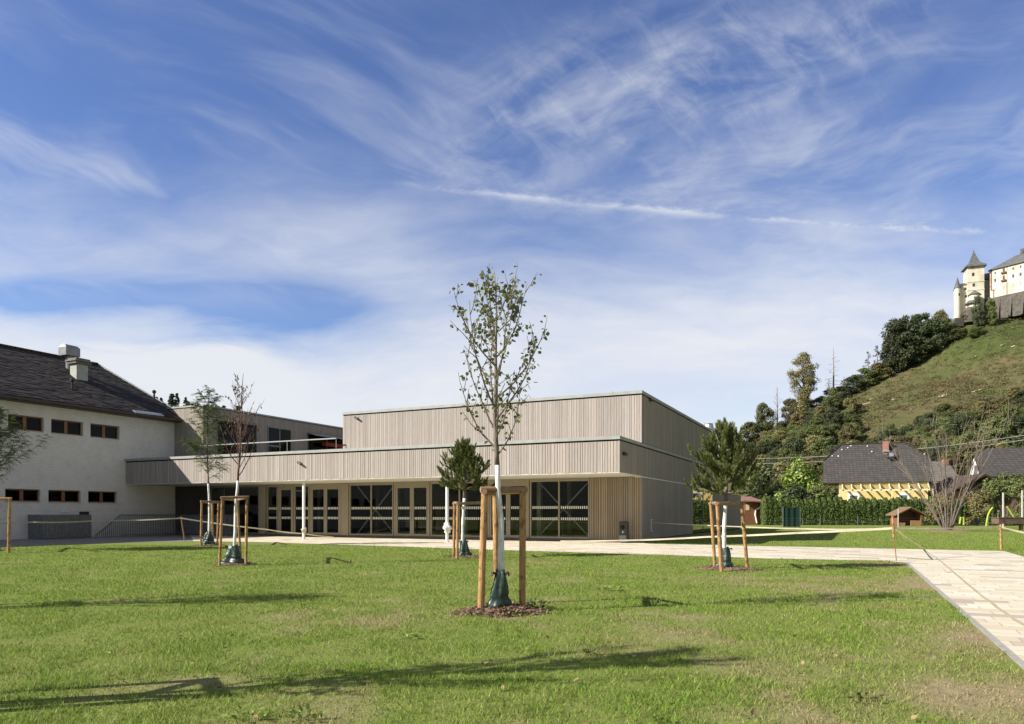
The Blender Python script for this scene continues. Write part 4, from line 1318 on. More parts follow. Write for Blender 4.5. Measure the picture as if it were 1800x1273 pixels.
sapling('robinia_tree', 'leafy young tree cut by the left edge of the picture', T6, 700, 875, z_at(T6, 850), 1.75, 40, 15, M_leaf_robinia, M_bark, 'feather', 1.0, trunk_r=0.06, shape=lambda f: 1.0 - 0.55 * f, elev=(12, 40))
# two more staked trees left of the picture whose shadows cross the lawn
T7 = Vector((-9.2, 10.1, 0)); T8 = Vector((-5.0, 4.85, 0))
def h_px(base, h): return HY - (h - H) * F / base.y
sapling('poplar_tree', 'leafy young tree left of the picture, casting the long middle shadow on the lawn', T7, h_px(T7, 4.3), h_px(T7, 1.9), 1.3, 1.0, 26, 21, M_leaf_poplar, M_bark, 'big', 0.95, trunk_r=0.055)
sapling('poplar_tree', 'leafy young tree left of the picture, casting the nearest shadow on the lawn', T8, h_px(T8, 4.9), h_px(T8, 2.0), 1.7, 0.72, 28, 25, M_leaf_poplar, M_bark, 'big', 1.0, trunk_r=0.06)

def tops(bases, px, base_ref, dia=0.1, ytops=None):
    return [Vector((P(x, y, b_.y).x, b_.y, P(x, y, b_.y).z)) for (x, y), b_ in zip(px, bases)]
sb = [G(845, 1078), G(918, 1075), G(873, 1062)]
stakes('pale timber stake frame round the tall central poplar', sb, tops(sb, [(852, 866), (919, 866), (871, 868)], T1), 0.092)
sb = [G(797.6, 979), G(803.5, 983), G(844, 976)]
stakes('timber stake frame round the small pine left of the poplar', sb, tops(sb, [(799, 886), (805, 887), (852, 885)], T2), 0.088)
sb = [G(1256.5, 996), G(1268, 1005), G(1313.5, 999)]
stakes('timber stake frame round the bushy pine on the right', sb, tops(sb, [(1250, 887), (1261, 888), (1304, 886)], T3), 0.09)
sb = [G(385.8, 995.4), G(432.3, 994), G(423, 983)]
stakes('timber stake frame round the half bare reddish tree', sb, tops(sb, [(391, 877), (434, 876), (417, 880)], T4), 0.072)
sb = [G(353, 960), G(382, 959), G(374, 954.5)]
stakes('timber stake frame round the feathery green tree on the left', sb, tops(sb, [(354.5, 883), (384, 884), (373, 884)], T5), 0.082)
sb = [G(15, 972), G(-62, 973), G(-30, 965)]
stakes('timber stake frame at the left edge of the picture', sb, tops(sb, [(17, 879), (-60, 879), (-28, 880)], T6), 0.10)
for T_, lb in ((T7, 'timber stakes left of the picture, beside the middle shadow'), (T8, 'timber stakes left of the picture, beside the nearest shadow')):
    sb = [T_ + Vector((-0.3, -0.2, 0)), T_ + Vector((0.32, -0.16, 0)), T_ + Vector((0, 0.36, 0))]
    stakes(lb, sb, [b_ * 1.0 + Vector((0, 0, 1.7)) for b_ in sb], 0.1)

for T_, lb, w, d_, s, h in ((T1, 'green watering bag slumped round the foot of the tall central poplar', 0.17, -0.35, 3, 0.56), (T2, 'green watering bag at the foot of the small pine left of the poplar', 0.21, 0.3, 4, 0.52),
                 (T3, 'green watering bag at the foot of the bushy pine on the right', 0.22, 0.0, 6, 0.52), (T4, 'dark green watering bag at the foot of the half bare reddish tree', 0.30, 0.1, 9, 0.50),
                 (T5, 'dark watering bag at the foot of the feathery tree on the left', 0.30, -0.05, 13, 0.56), (T6, 'dark watering bag partly cut by the left edge of the picture', 0.42, 1.0, 15, 0.4)):
    bag(lb, T_, h, w, d_, s)
for T_, lb, r_, s in ((T1, 'reddish bark mulch round the foot of the tall central poplar', 0.52, 1), (T2, 'bark mulch under the small pine left of the poplar', 0.56, 2), (T3, 'bark mulch under the bushy pine on the right', 0.68, 3),
                   (T4, 'bark mulch under the half bare reddish tree', 0.55, 4), (T5, 'bark mulch under the feathery tree on the left', 0.6, 5), (T6, 'bark mulch at the left edge of the picture', 0.9, 6)):
    mulch(lb, T_ + Vector((0.02, 0.05, 0)), r_, s, h=0.085 if s == 1 else 0.06, chips=1600 if s == 1 else 500)

# pines ---------------------------------------------------------------------
def brush(mb, p, d, L, r, nl=0.085, n=80, w=0.004):
    d = d.normalized(); a = d.orthogonal().normalized(); b_ = d.cross(a)
    for i in range(n):
        f = (i + r.random()) / n; t = r.random() * 6.283
        q = p + d * (L * f)
        sp = 0.85 - 0.55 * f
        nd = (d * (0.55 + 0.5 * f) + (a * math.cos(t) + b_ * math.sin(t)) * sp).normalized()
        e = q + nd * nl * r.uniform(0.75, 1.15)
        s = nd.cross(rvec(r)).normalized() * w
        j = len(mb.v); mb.v.extend([tuple(q - s), tuple(q + s), tuple(e)]); mb.f.append((j, j + 1, j + 2)); mb.m.append(0)

def pine(label, base, top_px, crown_px, paint_px, R, seed, w=0.005, whorls=7, dense=1.0):
    r = random.Random(seed); zt = z_at(base, top_px); zc = z_at(base, crown_px)
    t = thing('pine_tree', label, 'tree', tuple(base), 'young pines in stake frames')
    def at(z): return base + Vector((0.03 * math.sin(z * 2.3 + seed), 0.02 * math.cos(z * 2), z))
    zp = z_at(base, paint_px)
    m = MB(); zs = [zp * i / 12 for i in range(13)]
    m.tube([at(z) for z in zs], [0.052 * (1 - 0.3 * z / zt) * r.uniform(0.88, 1.15) for z in zs], 12); m.build('trunk', M_chalk, t, smooth=True)
    m = MB(); zs = [zp + (zt - 0.25 - zp) * i / 8 for i in range(9)]
    m.tube([at(z) for z in zs], [0.04 * (1 - (z - zp) / (zt - zp)) + 0.008 for z in zs], 8)
    nd = MB()
    for wv in range(whorls):
        f = wv / (whorls - 1)
        z = zc + 0.10 + (zt - zc - 0.62) * f ** 0.95
        nb = 7 if wv < 3 else (6 if wv < 5 else 4)
        for i in range(nb):
            az = i * 6.283 / nb + wv * 1.1 + r.uniform(-.3, .3)
            wid = R * (1.0 - f) ** 0.75 * r.uniform(0.72, 1.12)
            if wv == 0: wid *= 0.95
            wid = max(wid, 0.16)
            el = math.radians(r.uniform(-6, 14) + 30 * f)
            d = Vector((math.cos(az) * math.cos(el), math.sin(az) * math.cos(el), math.sin(el)))
            L = wid / max(0.5, math.cos(el))
            cp = curve_pts(at(z), d, L, 7, r, 0.035 + 0.06 * f, 0.09)
            m.tube(cp, [0.014 * (1 - k / 8) + 0.004 for k in range(8)], 5, cap=False)
            dd = (cp[-1] - cp[-2]).normalized()
            brush(nd, cp[-1] - dd * 0.05, (dd + Vector((0, 0, 1.1))).normalized(), r.uniform(0.20, 0.30), r, n=int(120 * dense), w=w)
            for k in range(2, 7):
                dk = (cp[k] - cp[k - 1]).normalized()
                brush(nd, cp[k - 1], dk, L / 7 * 1.3, r, n=int(55 * dense), w=w, nl=0.08)
                for q in range(2):
                    if r.random() < 0.72:
                        sd = (dk * 0.7 + rvec(r) * 0.75 + Vector((0, 0, 0.45))).normalized()
                        l2 = r.uniform(0.06, 0.2)
                        e = cp[k] + sd * l2; m.tube([cp[k], e], [0.006, 0.004], 4, cap=False)
                        brush(nd, e - sd * 0.05, (sd + Vector((0, 0, 0.9))).normalized(), r.uniform(0.14, 0.24), r, n=int(85 * dense), w=w)
    m.build('branches', M_bark, t, smooth=True)
    top = at(zt - 0.42)
    brush(nd, top, Vector((0, 0, 1)), 0.36, r, n=int(200 * dense), w=w)
    for i in range(5):
        az = i * 1.256 + 0.4; d = Vector((math.cos(az) * 0.6, math.sin(az) * 0.6, 1)).normalized()
        brush(nd, at(zt - 0.52), d, r.uniform(0.22, 0.32), r, n=int(120 * dense), w=w)
    nd.build('needles', M_needle, t)
pine('small dark pine between the white column and the poplar', T2, 766, 866, 876, 0.98, 3, w=0.0075, dense=1.1)
pine('bushy young pine on the right in front of the school corner', T3, 733, 874, 884, 1.10, 9, w=0.0075, dense=1.5)

# ------------------------------------------------------------------ barrier tape and its posts
def post_thing(name, label, a, b_, r0, material, mark=None):
    m = MB(); n = 5
    m.tube([Vector(a).lerp(Vector(b_), i / n) for i in range(n + 1)], [r0 * (1.0 - 0.1 * i / n) for i in range(n + 1)], 8)
    o = m.build(name, material, None, origin=tuple(a)); return tag(o, label, 'post')
w1 = G(325, 951); w1t = P(318, 908, w1.y)
post_thing('tape_post', 'leaning thin wooden post on the left carrying the barrier tape', w1 - Vector((0, 0, 0.05)), w1t, 0.032, M_bar)
w2 = G(1576, 986); w2m = P(1571, 937, w2.y); w2t = P(1569, 907, w2.y)
rod = post_thing('tape_rod', 'thin rusty rod topped by an orange stick at the corner of the lawn', w2 - Vector((0, 0, 0.05)), w2m, 0.012, M_ironpost)
m = MB(); m.tube([w2m - Vector((0, 0, 0.12)), w2t], 0.03, 8); m.build('wooden_stick', M_stake, rod)
w3 = G(1760, 967); w3t = P(1759, 922, w3.y)
post_thing('tape_post', 'pale wooden post at the far right corner of the paving', w3 - Vector((0, 0, 0.05)), w3t, 0.042, M_stake)
def tape(label, pts, w=0.075, sag=0.05, n=10):
    w *= 0.78
    m = MB(); full = []
    for i in range(len(pts) - 1):
        a, b_ = pts[i], pts[i + 1]
        for k in range(n): 
            f = k / n; full.append(a.lerp(b_, f) - Vector((0, 0, sag * 4 * f * (1 - f))))
    full.append(pts[-1])
    for i in range(len(full) - 1):
        a, b_ = full[i], full[i + 1]
        tw = 0.25 * math.sin(i * 0.9)
        d = (b_ - a).normalized(); s = d.cross(Vector((0, 0, 1))).normalized()
        o1 = (Vector((0, 0, 1)) + s * tw) * w * 0.5; o2 = (Vector((0, 0, 1)) + s * 0.25 * math.sin((i + 1) * 0.9)) * w * 0.5
        th = s * 0.002
        m.hexa([a - o1 - th, b_ - o2 - th, b_ - o2 + th, a - o1 + th, a + o1 - th, b_ + o2 - th, b_ + o2 + th, a + o1 + th])
    o = m.build('barrier_tape', M_tape, None, origin=tuple(pts[0])); return tag(o, label, 'barrier tape')
cu = u_at(534, CV + 0.35); cp_ = B(cu, CV + 0.26, 0)
tape('pale barrier tape running left from the leaning wooden post past the old white wall', [P(-120, 922, 30.5), P(60, 918, 31), P(160, 916, w1.y - 0.7), P(318, 911, w1.y - 0.04)], 0.08, 0.03)
tape('pale barrier tape from the leaning wooden post to the white column by the door', [P(318, 911, w1.y - 0.04), P(470, 931, 36.2), Vector((cp_.x, cp_.y - 0.02, z_at(cp_, 938)))], 0.08, 0.03)
e = B(uu(596), -0.35, 0.03); tape('loose end of barrier tape trailing from the white column to the ground', [Vector((cp_.x + 0.08, cp_.y, z_at(cp_, 938.5))), e], 0.07, 0.02)
wt = w2m + Vector((0, -0.02, 0.14))
tape('barrier tape along the school wall rising to the rusty rod on the lawn corner', [P(985, 951.5, 33.2), P(1127, 949.5, 31.0), P(1240, 944, 28.5), P(1400, 937, 24.8), wt], 0.085, 0.012)
v = v_at(1147, -0.1)
tape('thin barrier tape from the meter box on the side wall to the rusty rod', [B(-0.1, v, z_at(B(-0.1, v, 0), 919)), P(1300, 926, 30.0), P(1450, 930.5, 25.0), wt + Vector((0, 0.03, -0.01))], 0.055, 0.012)
tape('barrier tape between the rusty rod and the pale post at the far right', [wt, w3t + Vector((0, -0.03, -0.10))], 0.07, 0.03)
tape('barrier tape leaving the picture on the right from the pale post', [w3t + Vector((0, -0.03, -0.10)), P(1830, 942, 24.5)], 0.07, 0.02)
tape('loose barrier tape hanging from the rusty rod down onto the path', [wt, G(1622, 966) + Vector((0, 0, 0.05))], 0.06, 0.02)
g = [G(1622, 966), G(1650, 985), G(1672, 1004), G(1720, 1045), G(1775, 1086), G(1830, 1120)]
m = MB()
for i in range(len(g) - 1):
    for k in range(6):
        a = g[i].lerp(g[i + 1], k / 6); b_ = g[i].lerp(g[i + 1], (k + 1) / 6); 
        up = 0.010 + 0.012 * abs(math.sin(i * 6 + k)); up2 = 0.010 + 0.012 * abs(math.sin(i * 6 + k + 1))
        m.bar(a + Vector((0, 0, up)), b_ + Vector((0, 0, up2)), 0.05, 0.004)
o = m.build('barrier_tape', M_tape, None, origin=tuple(g[0])); tag(o, 'twisted barrier tape lying flat on the pale paved path', 'barrier tape')
m = MB(); q = G(1668, 1007); m.poly([q + Vector((-0.09, 0, 0.012)), q + Vector((0.06, -0.03, 0.012)), q + Vector((0.10, 0.2, 0.05)), q + Vector((0.0, 0.18, 0.03))]); m.poly([q + Vector((0.0, 0.0, 0.013)), q + Vector((0.0, .18, .032)), q + Vector((-0.06, 0.14, 0.08))])
o = m.build('tape_scrap', mat('red_tape', (0.55, 0.12, 0.09), (0.75, 0.6, 0.55), 14, 0.6), None, origin=tuple(q)); tag(o, 'small red and white scrap of tape lying on the paved path', 'tape')

# weeds on the lawn
def weed(label, p, r_, h, n, seed, material=M_fol_bright, L=0.07):
    r = random.Random(seed); m = MB()
    for i in range(n):
        a = r.random() * 6.283; q = p + Vector((math.cos(a), math.sin(a), 0)) * r_ * math.sqrt(r.random())
        hh = h * r.uniform(0.2, 1.0)
        d = Vector((math.cos(a), math.sin(a), r.uniform(-0.1, 1.2))).normalized()
        leaf(m, q + Vector((0, 0, hh * 0.6)), d, Vector((0, 0, 1)) + rvec(r) * 0.5, L * r.uniform(0.6, 1.3), L * 0.6)
        if i % 3 == 0: m.bar(q, q + Vector((0, 0, hh * 0.6)), 0.004, 0.004)
    o = m.build('weed', material, None, origin=tuple(p)); tag(o, label, 'weed', 'weeds growing in the lawn')
for i, (x, y, r_, h, n, lb) in enumerate(((1076, 1040, 0.22, 0.10, 46, 'pale leafy weed clump right of the poplar, far side of the lawn'), (1150, 1066, 0.16, 0.09, 26, 'dark weed clump in the poplar shadow line'), (938, 1070, 0.22, 0.16, 60, 'dark leafy weed growing against the right stake of the poplar'),
        (719, 1123, 0.10, 0.06, 22, 'yellow green weed left of the poplar in the open lawn'), (1036, 1152, 0.04, 0.09, 16, 'single upright weed at the edge of the near shadow'), (1516, 1232, 0.13, 0.08, 18, 'flat weed in the dry patch at the lower right'),
        (440, 1262, 0.16, 0.06, 26, 'creeping weed by the lower edge, left one'), (535, 1266, 0.12, 0.08, 26, 'bright weed by the lower edge, right of the creeping one'), (1160, 1272, 0.06, 0.07, 8, 'small weed at the very lower edge near the middle'),
        (905, 1083, 0.10, 0.05, 18, 'tiny pale weed at the front of the poplar mulch'), (1412, 990, 0.10, 0.04, 12, 'pale leaf near the bushy pine mulch'))):
    if lb.startswith('pale leaf near'): x, y = 1334, 1003
    weed(lb, G(x, y), r_, h, n, i + 40, M_fol_green if i in (1, 2, 4, 5) else M_fol_bright, 0.075 if i < 3 else 0.05)
make_grass()
def fallen_leaves():
    r = random.Random(17); m = MB()
    for i in range(170):
        Y = r.uniform(4.6, 20) if i > 60 else r.uniform(4.6, 9); X = r.uniform(-0.72, 0.55) * Y
        if inside(poly, np.array([X]), np.array([Y]))[0]: continue
        p = Vector((X, Y, r.uniform(0.015, 0.04))); d = rvec(r); d.z *= 0.5; L = r.uniform(0.025, 0.06)
        leaf(m, p, d, Vector((0, 0, 1)) + rvec(r) * 0.6, L, L * 0.7)
    o = m.build('fallen_leaves', mat('fallen_leaf', (0.16, 0.10, 0.045), (0.32, 0.27, 0.12), 2.0, 0.6, island=0.6))
    tag(o, 'small brown and pale fallen leaves scattered over the lawn', 'leaves', kind='stuff')
fallen_leaves()
#PART4
# ------------------------------------------------------------------ hills
def interp(x, tab):
    if x <= tab[0][0]: return tab[0][1]
    for (a, va), (b_, vb) in zip(tab, tab[1:]):
        if x <= b_:
            f = (x - a) / (b_ - a); return va + (vb - va) * f
    return tab[-1][1]
CREST = 350.0
TAB = [(-60, 0), (20, 0), (45, 1), (68, 5), (98, 19), (117, 34), (136, 46), (158, 56), (177, 66), (194, 73), (207, 86), (214, 93), (230, 96), (245, 99), (300, 108), (420, 118)]
def hz(X, Y):
    zc = interp(X, TAB)
    t = (Y - 125) / (CREST - 125)
    if t <= 0: return -0.05
    if t <= 1: s = t ** 1.12
    else: s = 1 - 0.5 * ((t - 1) / 0.9) ** 2 if t < 1.9 else 0.5
    w = 1.6 * (mnoise.noise(Vector((X * 0.02, Y * 0.02, 3))) + 0.5 * mnoise.noise(Vector((X * 0.06, Y * 0.06, 8)))) * min(1, max(0, t * 3)) * min(1, zc / 30)
    return zc * s + w - 0.05
def heightfield(name, xs, ys, fn, material):
    m = MB()
    for y in ys:
        for x in xs: m.v.append((x, y, fn(x, y)))
    nx = len(xs)
    for j in range(len(ys) - 1):
        for i in range(nx - 1):
            a = j * nx + i; m.f.append((a, a + 1, a + nx + 1, a + nx)); m.m.append(0)
    o = m.build(name, material, smooth=True); return tag(o, kind='structure')
def hill_mat():
    m = bpy.data.materials.new('hillside_ground'); m.use_nodes = True
    N = NT(m.node_tree); bs = m.node_tree.nodes['Principled BSDF']
    ge = N.node('ShaderNodeNewGeometry'); sp = N.node('ShaderNodeSeparateXYZ'); N.l.new(ge.outputs['Position'], sp.inputs[0])
    n1 = N.noise(ge.outputs['Position'], 0.045, 6, 0.6); n2 = N.noise(ge.outputs['Position'], 0.35, 6, 0.7); n3 = N.noise(N.mapping(ge.outputs['Position'], scale=(1, 1, 3)), 1.2, 4, 0.7)
    scr = N.mix(N.step(n2, 0.35, 0.68), (0.095, 0.092, 0.042), (0.145, 0.122, 0.066))
    scr = N.mix(N.step(n1, 0.45, 0.62, 0, 0.7), scr, (0.085, 0.102, 0.038))
    scr = N.mix(N.step(n3, 0.56, 0.72, 0, 0.6), scr, (0.20, 0.155, 0.09))
    gr = N.mix(N.step(n2, 0.35, 0.7), (0.060, 0.085, 0.027), (0.095, 0.112, 0.042))
    h = N.add(sp.outputs[2], N.mul(N.sub(n1, 0.5), 40))
    col = N.mix(N.step(h, 62, 78), scr, gr)
    N.put(bs.inputs['Base Color'], col); bs.inputs['Roughness'].default_value = 0.95; bs.inputs['Specular IOR Level'].default_value = 0.05
    N.put(bs.inputs['Normal'], N.bump(N.add(n2, N.mul(n3, 0.5)), 0.9, 1.2))
    return m
M_hill = hill_mat()
heightfield('hills', [20 + 4.0 * i for i in range(101)], [122 + 6.0 * i for i in range(80)], hz, M_hill)
def hz_left(X, Y):
    d = math.hypot((X + 150) / 70, (Y - 300) / 50)
    return max(0, 1 - d ** 1.6) * 43 - 0.1
heightfield('hills', [-230 + 8 * i for i in range(21)], [240 + 8 * i for i in range(17)], hz_left, M_hill)
# the valley side behind the photographer (mirrored in the glazing)
def hz_back(X, Y):
    d = math.hypot(X, Y)
    a = math.atan2(Y, X)
    return max(0, min(1, (d - 130) / 90)) * (15 + 6 * math.sin(a * 9) + 3 * math.sin(a * 23)) - 0.05
M_backwood = mat('far_wooded_slope', (0.018, 0.028, 0.012), (0.045, 0.058, 0.024), 0.15, 0.95, bump=0.8, bdist=2.0)
m = MB(); na, nr = 60, 8
for i in range(na + 1):
    a = math.radians(175 + 190 * i / na)
    for j in range(nr):
        d = 130 + 25 * j; m.v.append((d * math.cos(a), d * math.sin(a), hz_back(d * math.cos(a), d * math.sin(a))))
for i in range(na):
    for j in range(nr - 1):
        a = i * nr + j; m.f.append((a, a + nr, a + nr + 1, a + 1)); m.m.append(0)
tag(m.build('hills', M_backwood, smooth=True), kind='structure')

# ------------------------------------------------------------------ foliage prototypes
def clump_tree(name, seed, Hh, R, base_z, nclump, nleaf, lsize, material, shape='round', bark=M_bark, trunk_r=None, gap=0.0, droop=0.0):
    r = random.Random(seed)
    t = thing(name, 'x', 'tree')
    m = MB()
    tr = trunk_r or Hh * 0.018
    zz = [0, 0.2, 0.5, 0.8, 0.97]
    ox = [(r.uniform(-1, 1) * R * 0.08 * f, r.uniform(-1, 1) * R * 0.08 * f) for f in zz]
    m.tube([Vector((ox[i][0], ox[i][1], Hh * f)) for i, f in enumerate(zz)], [tr * (1 - 0.9 * f) for f in zz], 7)
    lf = MB(); cs = []
    for i in range(nclump):
        for _ in range(50):
            f = r.random()
            z = base_z + (Hh - base_z) * f
            if shape == 'round': w = math.sin(math.pi * (0.12 + 0.80 * f)) ** 0.7
            elif shape == 'cone': w = (1 - f) ** 0.85 + 0.03
            elif shape == 'column': w = (0.42 if f < 0.42 else 0.95) * min(1, (1.05 - f) * 4)
            else: w = min(1, (1 - f) * 2.2) * (0.75 + 0.35 * r.random())
            rad = R * w
            a = r.random() * 6.283; q = rad * math.sqrt(r.uniform(0.18, 1.0))
            c = Vector((math.cos(a) * q, math.sin(a) * q, z))
            break
        cr = R * r.uniform(0.24, 0.42) * (0.55 if shape == 'cone' else 1)
        cs.append((c, cr))
        if r.random() < 0.6 and shape != 'cone':
            z0 = max(0.1 * Hh, c.z - (Vector((c.x, c.y, 0)).length) * 0.9)
            m.tube([Vector((0, 0, z0)), Vector((c.x * 0.5, c.y * 0.5, (z0 + c.z) / 2 + 0.03 * Hh)), c], [tr * 0.4, tr * 0.25, tr * 0.1], 5, cap=False)
    per = nleaf // nclump
    for c, cr in cs:
        for _ in range(per):
            o = rvec(r); rr = cr * r.uniform(0.45, 1.08)
            sq = 0.72 if shape != 'cone' else 0.4
            p = c + Vector((o.x * rr, o.y * rr, o.z * rr * sq - droop * (o.x * o.x + o.y * o.y) * rr))
            nrm = (o + rvec(r) * 0.8 + Vector((0, 0, 0.3))).normalized()
            d = nrm.cross(rvec(r)).normalized(); s = d.cross(nrm)
            L = lsize * r.uniform(0.6, 1.35); W = L * r.uniform(0.5, 0.85)
            lf.poly([p - d * L * 0.5, p + s * W * 0.5 + nrm * L * 0.08, p + d * L * 0.5, p - s * W * 0.5 + nrm * L * 0.08])
    m.build('trunk', bark, t, smooth=True)
    lf.build('crown', material, t)
    return t

def place(root, used, loc, rotz, s, label, group):
    if not used: 
        root.location = loc; root.rotation_euler = (0, 0, rotz); root.scale = (s, s, s) if not isinstance(s, tuple) else s
        root['label'] = label; root['group'] = group; return root
    return dup(root, loc, rotz, s, label, group)

def hill_depth(x, y):
    k = (x - CX) / F; Y = 150.0
    while Y < 352:
        if HY - (hz(k * Y, Y) - H) / Y * F <= y: return Y
        Y += 1.0
    return 350.0
rh = random.Random(77)
PROTO = {
 'green': [clump_tree('broadleaf_tree', 101 + i, 10, 3.6, 1.2, 60, 9000, 0.40, M_fol_green) for i in range(3)],
 'olive': [clump_tree('broadleaf_tree', 111 + i, 9, 3.5, 1.0, 60, 9000, 0.40, M_fol_olive) for i in range(2)],
 'dark': [clump_tree('broadleaf_tree', 121 + i, 11, 3.7, 1.2, 60, 9000, 0.40, M_fol_dark) for i in range(2)],
}
used = set()
LBL = {'green': 'mid green broadleaf tree in the mixed wood on the lower hillside', 'olive': 'olive brown early autumn tree in the mixed wood on the lower hillside', 'dark': 'dark green tree in the mixed wood on the lower hillside'}
GRP = 'trees of the mixed wood on the lower hillside'
pts = []
tries = 0
while len(pts) < 292 and tries < 60000:
    tries += 1
    Y = rh.uniform(128, 330); k = rh.uniform(0.29, 0.745); X = k * Y
    z = hz(X, Y); py = HY - (z - H) / Y * F; px = CX + k * F
    lim = interp(px, [(1300, 700), (1440, 728), (1490, 718), (1560, 722), (1620, 716), (1690, 700), (1760, 704), (1830, 715), (2000, 715)])
    if py < lim or py > 846: continue
    if px > 1500 and Y > 262: continue
    dmin = 4.8 if Y < 200 else 5.6
    if any((X - a) ** 2 + (Y - b_) ** 2 < dmin ** 2 for a, b_ in pts): continue
    pts.append((X, Y))
    kind = rh.choices(['green', 'olive', 'dark'], [0.40, 0.36, 0.24])[0]
    pr = rh.choice(PROTO[kind]); s = rh.uniform(0.72, 1.2) * (0.85 if Y > 220 and k > 0.45 else 1.05)
    place(pr, pr.name in used, (X, Y, z - 0.3), rh.uniform(0, 6.28), (s * rh.uniform(0.9, 1.2), s * rh.uniform(0.9, 1.2), s * rh.uniform(0.8, 1.1)), LBL[kind], GRP); used.add(pr.name)

# single trees along the hill crest
def crest_tree(x, ybase, D, proto, s, label, rot=0.0):
    X = (x - CX) / F * D
    return dup(proto, (X, D, hz(X, D) - 0.5), rot, s, label, 'single trees along the crest of the hill')
ivy = clump_tree('ivy_tree', 201, 24, 5.0, 1.5, 120, 12000, 0.5, M_fol_olive, 'column')
D = hill_depth(1412, 735); X = (1412 - CX) / F * D; ivy.location = (X, D, hz(X, D) - 1.0)
zt = z_at(Vector((X, D, 0)), 626); s = (zt - ivy.location.z) / 24; ivy.scale = (s * 1.0, s * 1.0, s * 1.02)
tag(ivy, 'tall ivy covered tree standing alone on the ridge left of the dead spruces', 'tree', 'single trees along the crest of the hill')
def bare_tree(name, label, x, yb, ytop, seed, conifer=True, spread=0.25, material=M_deadwood, dense=26, leafy=None):
    D = hill_depth(x, yb); X = (x - CX) / F * D; base = Vector((X, D, hz(X, D) - 0.3)); zt = z_at(base, ytop); Hh = zt - base.z
    r = random.Random(seed); t = thing(name, label, 'tree', tuple(base), 'single trees along the crest of the hill'); m = MB(); lf = MB()
    m.tube([base, base + Vector((0.1, 0, Hh * 0.5)), base + Vector((0, 0, Hh))], [0.02 * Hh, 0.013 * Hh, 0.03], 6); m.build('trunk', material, t)
    m = MB()
    for i in range(dense):
        f = 0.18 + 0.8 * i / dense; a = i * 2.4 + r.uniform(-.4, .4); L = Hh * spread * (1.05 - f) * r.uniform(0.5, 1.25) + 0.25
        d = Vector((math.cos(a), math.sin(a), -0.12 if conifer else 0.9)).normalized(); p = base + Vector((0, 0, Hh * f))
        cp = curve_pts(p, d, L, 4, r, 0.06, 0.2); m.tube(cp, [0.09, 0.075, 0.06, 0.05, 0.04], 4, cap=False)
        for k in (2, 3):
            m.tube([cp[k], cp[k] + (rvec(r) + d).normalized() * L * 0.35], [0.05, 0.03], 3, cap=False)
        if leafy and r.random() < leafy:
            for q in range(14):
                p2 = cp[r.randint(1, 4)] + rvec(r) * 0.5; d2 = rvec(r); s2 = d2.cross(rvec(r)).normalized(); lf.poly([p2 - d2 * .35, p2 + s2 * .2, p2 + d2 * .35, p2 - s2 * .2])
    m.build('branches', material, t)
    if leafy: lf.build('crown', M_fol_conifer, t)
    return t
bare_tree('dead_spruce', 'tallest bare dead spruce on the ridge', 1465, 694, 610, 1)
bare_tree('dead_tree', 'short dead tree with spreading bare branches beside the tallest dead spruce', 1457, 698, 668, 6, False, 0.45)
bare_tree('dead_tree', 'pale reddish dead tree leaning over the wood on the lower left of the ridge', 1366, 752, 680, 2, False, 0.28, mat('dead_reddish', (0.20, 0.14, 0.12), (0.28, 0.21, 0.18), 2, 0.9))
bare_tree('thin_spruce', 'thin half bare spruce on the ridge, left one of the pair', 1526, 664, 617, 3, True, 0.28, leafy=0.5)
bare_tree('thin_spruce', 'thin half bare spruce on the ridge, right one of the pair beside the dark grove', 1542, 658, 606, 4, True, 0.28, leafy=0.7)
bare_tree('dead_tree', 'small bare bush tree between the dead spruce and the spruce pair', 1484, 688, 662, 8, False, 0.4)
# dark grove left of the castle, bushes and trees of the upper hill: x, base row, top row, width
HB = {'green': (10, 3.6), 'olive': (9, 3.5), 'dark': (11, 3.7)}
def hill_tree(x, yb, yt, wpx, kk, i, label, group, depth=None):
    D = depth or hill_depth(x, yb); X = (x - CX) / F * D; z = hz(X, D) - 0.5
    zt = z_at(Vector((X, D, 0)), yt); s = max(0.1, (zt - z) / HB[kk][0]); w = wpx / F * D / (2 * HB[kk][1])
    tag(dup(PROTO[kk][i % 2], (X, D, z), i * 1.3, (w, w, s)), label, 'tree', group)
for i, (x, yb, yt, w, lb) in enumerate(((1580, 641, 561, 54, 'huge dark green tree at the left end of the grove below the castle'), (1614, 638, 556, 56, 'dark green tree in the middle of the grove below the castle'), (1641, 622, 562, 48, 'dark green tree at the right of the grove below the castle'),
                              (1597, 645, 588, 58, 'lower dark tree in front of the grove below the castle'), (1567, 640, 588, 34, 'slim dark tree on the outer left of the grove'), (1627, 634, 585, 46, 'low dark tree at the foot of the grove, right of its middle'))):
    hill_tree(x, yb, yt, w, 'dark', i, lb, 'dark grove below the castle')
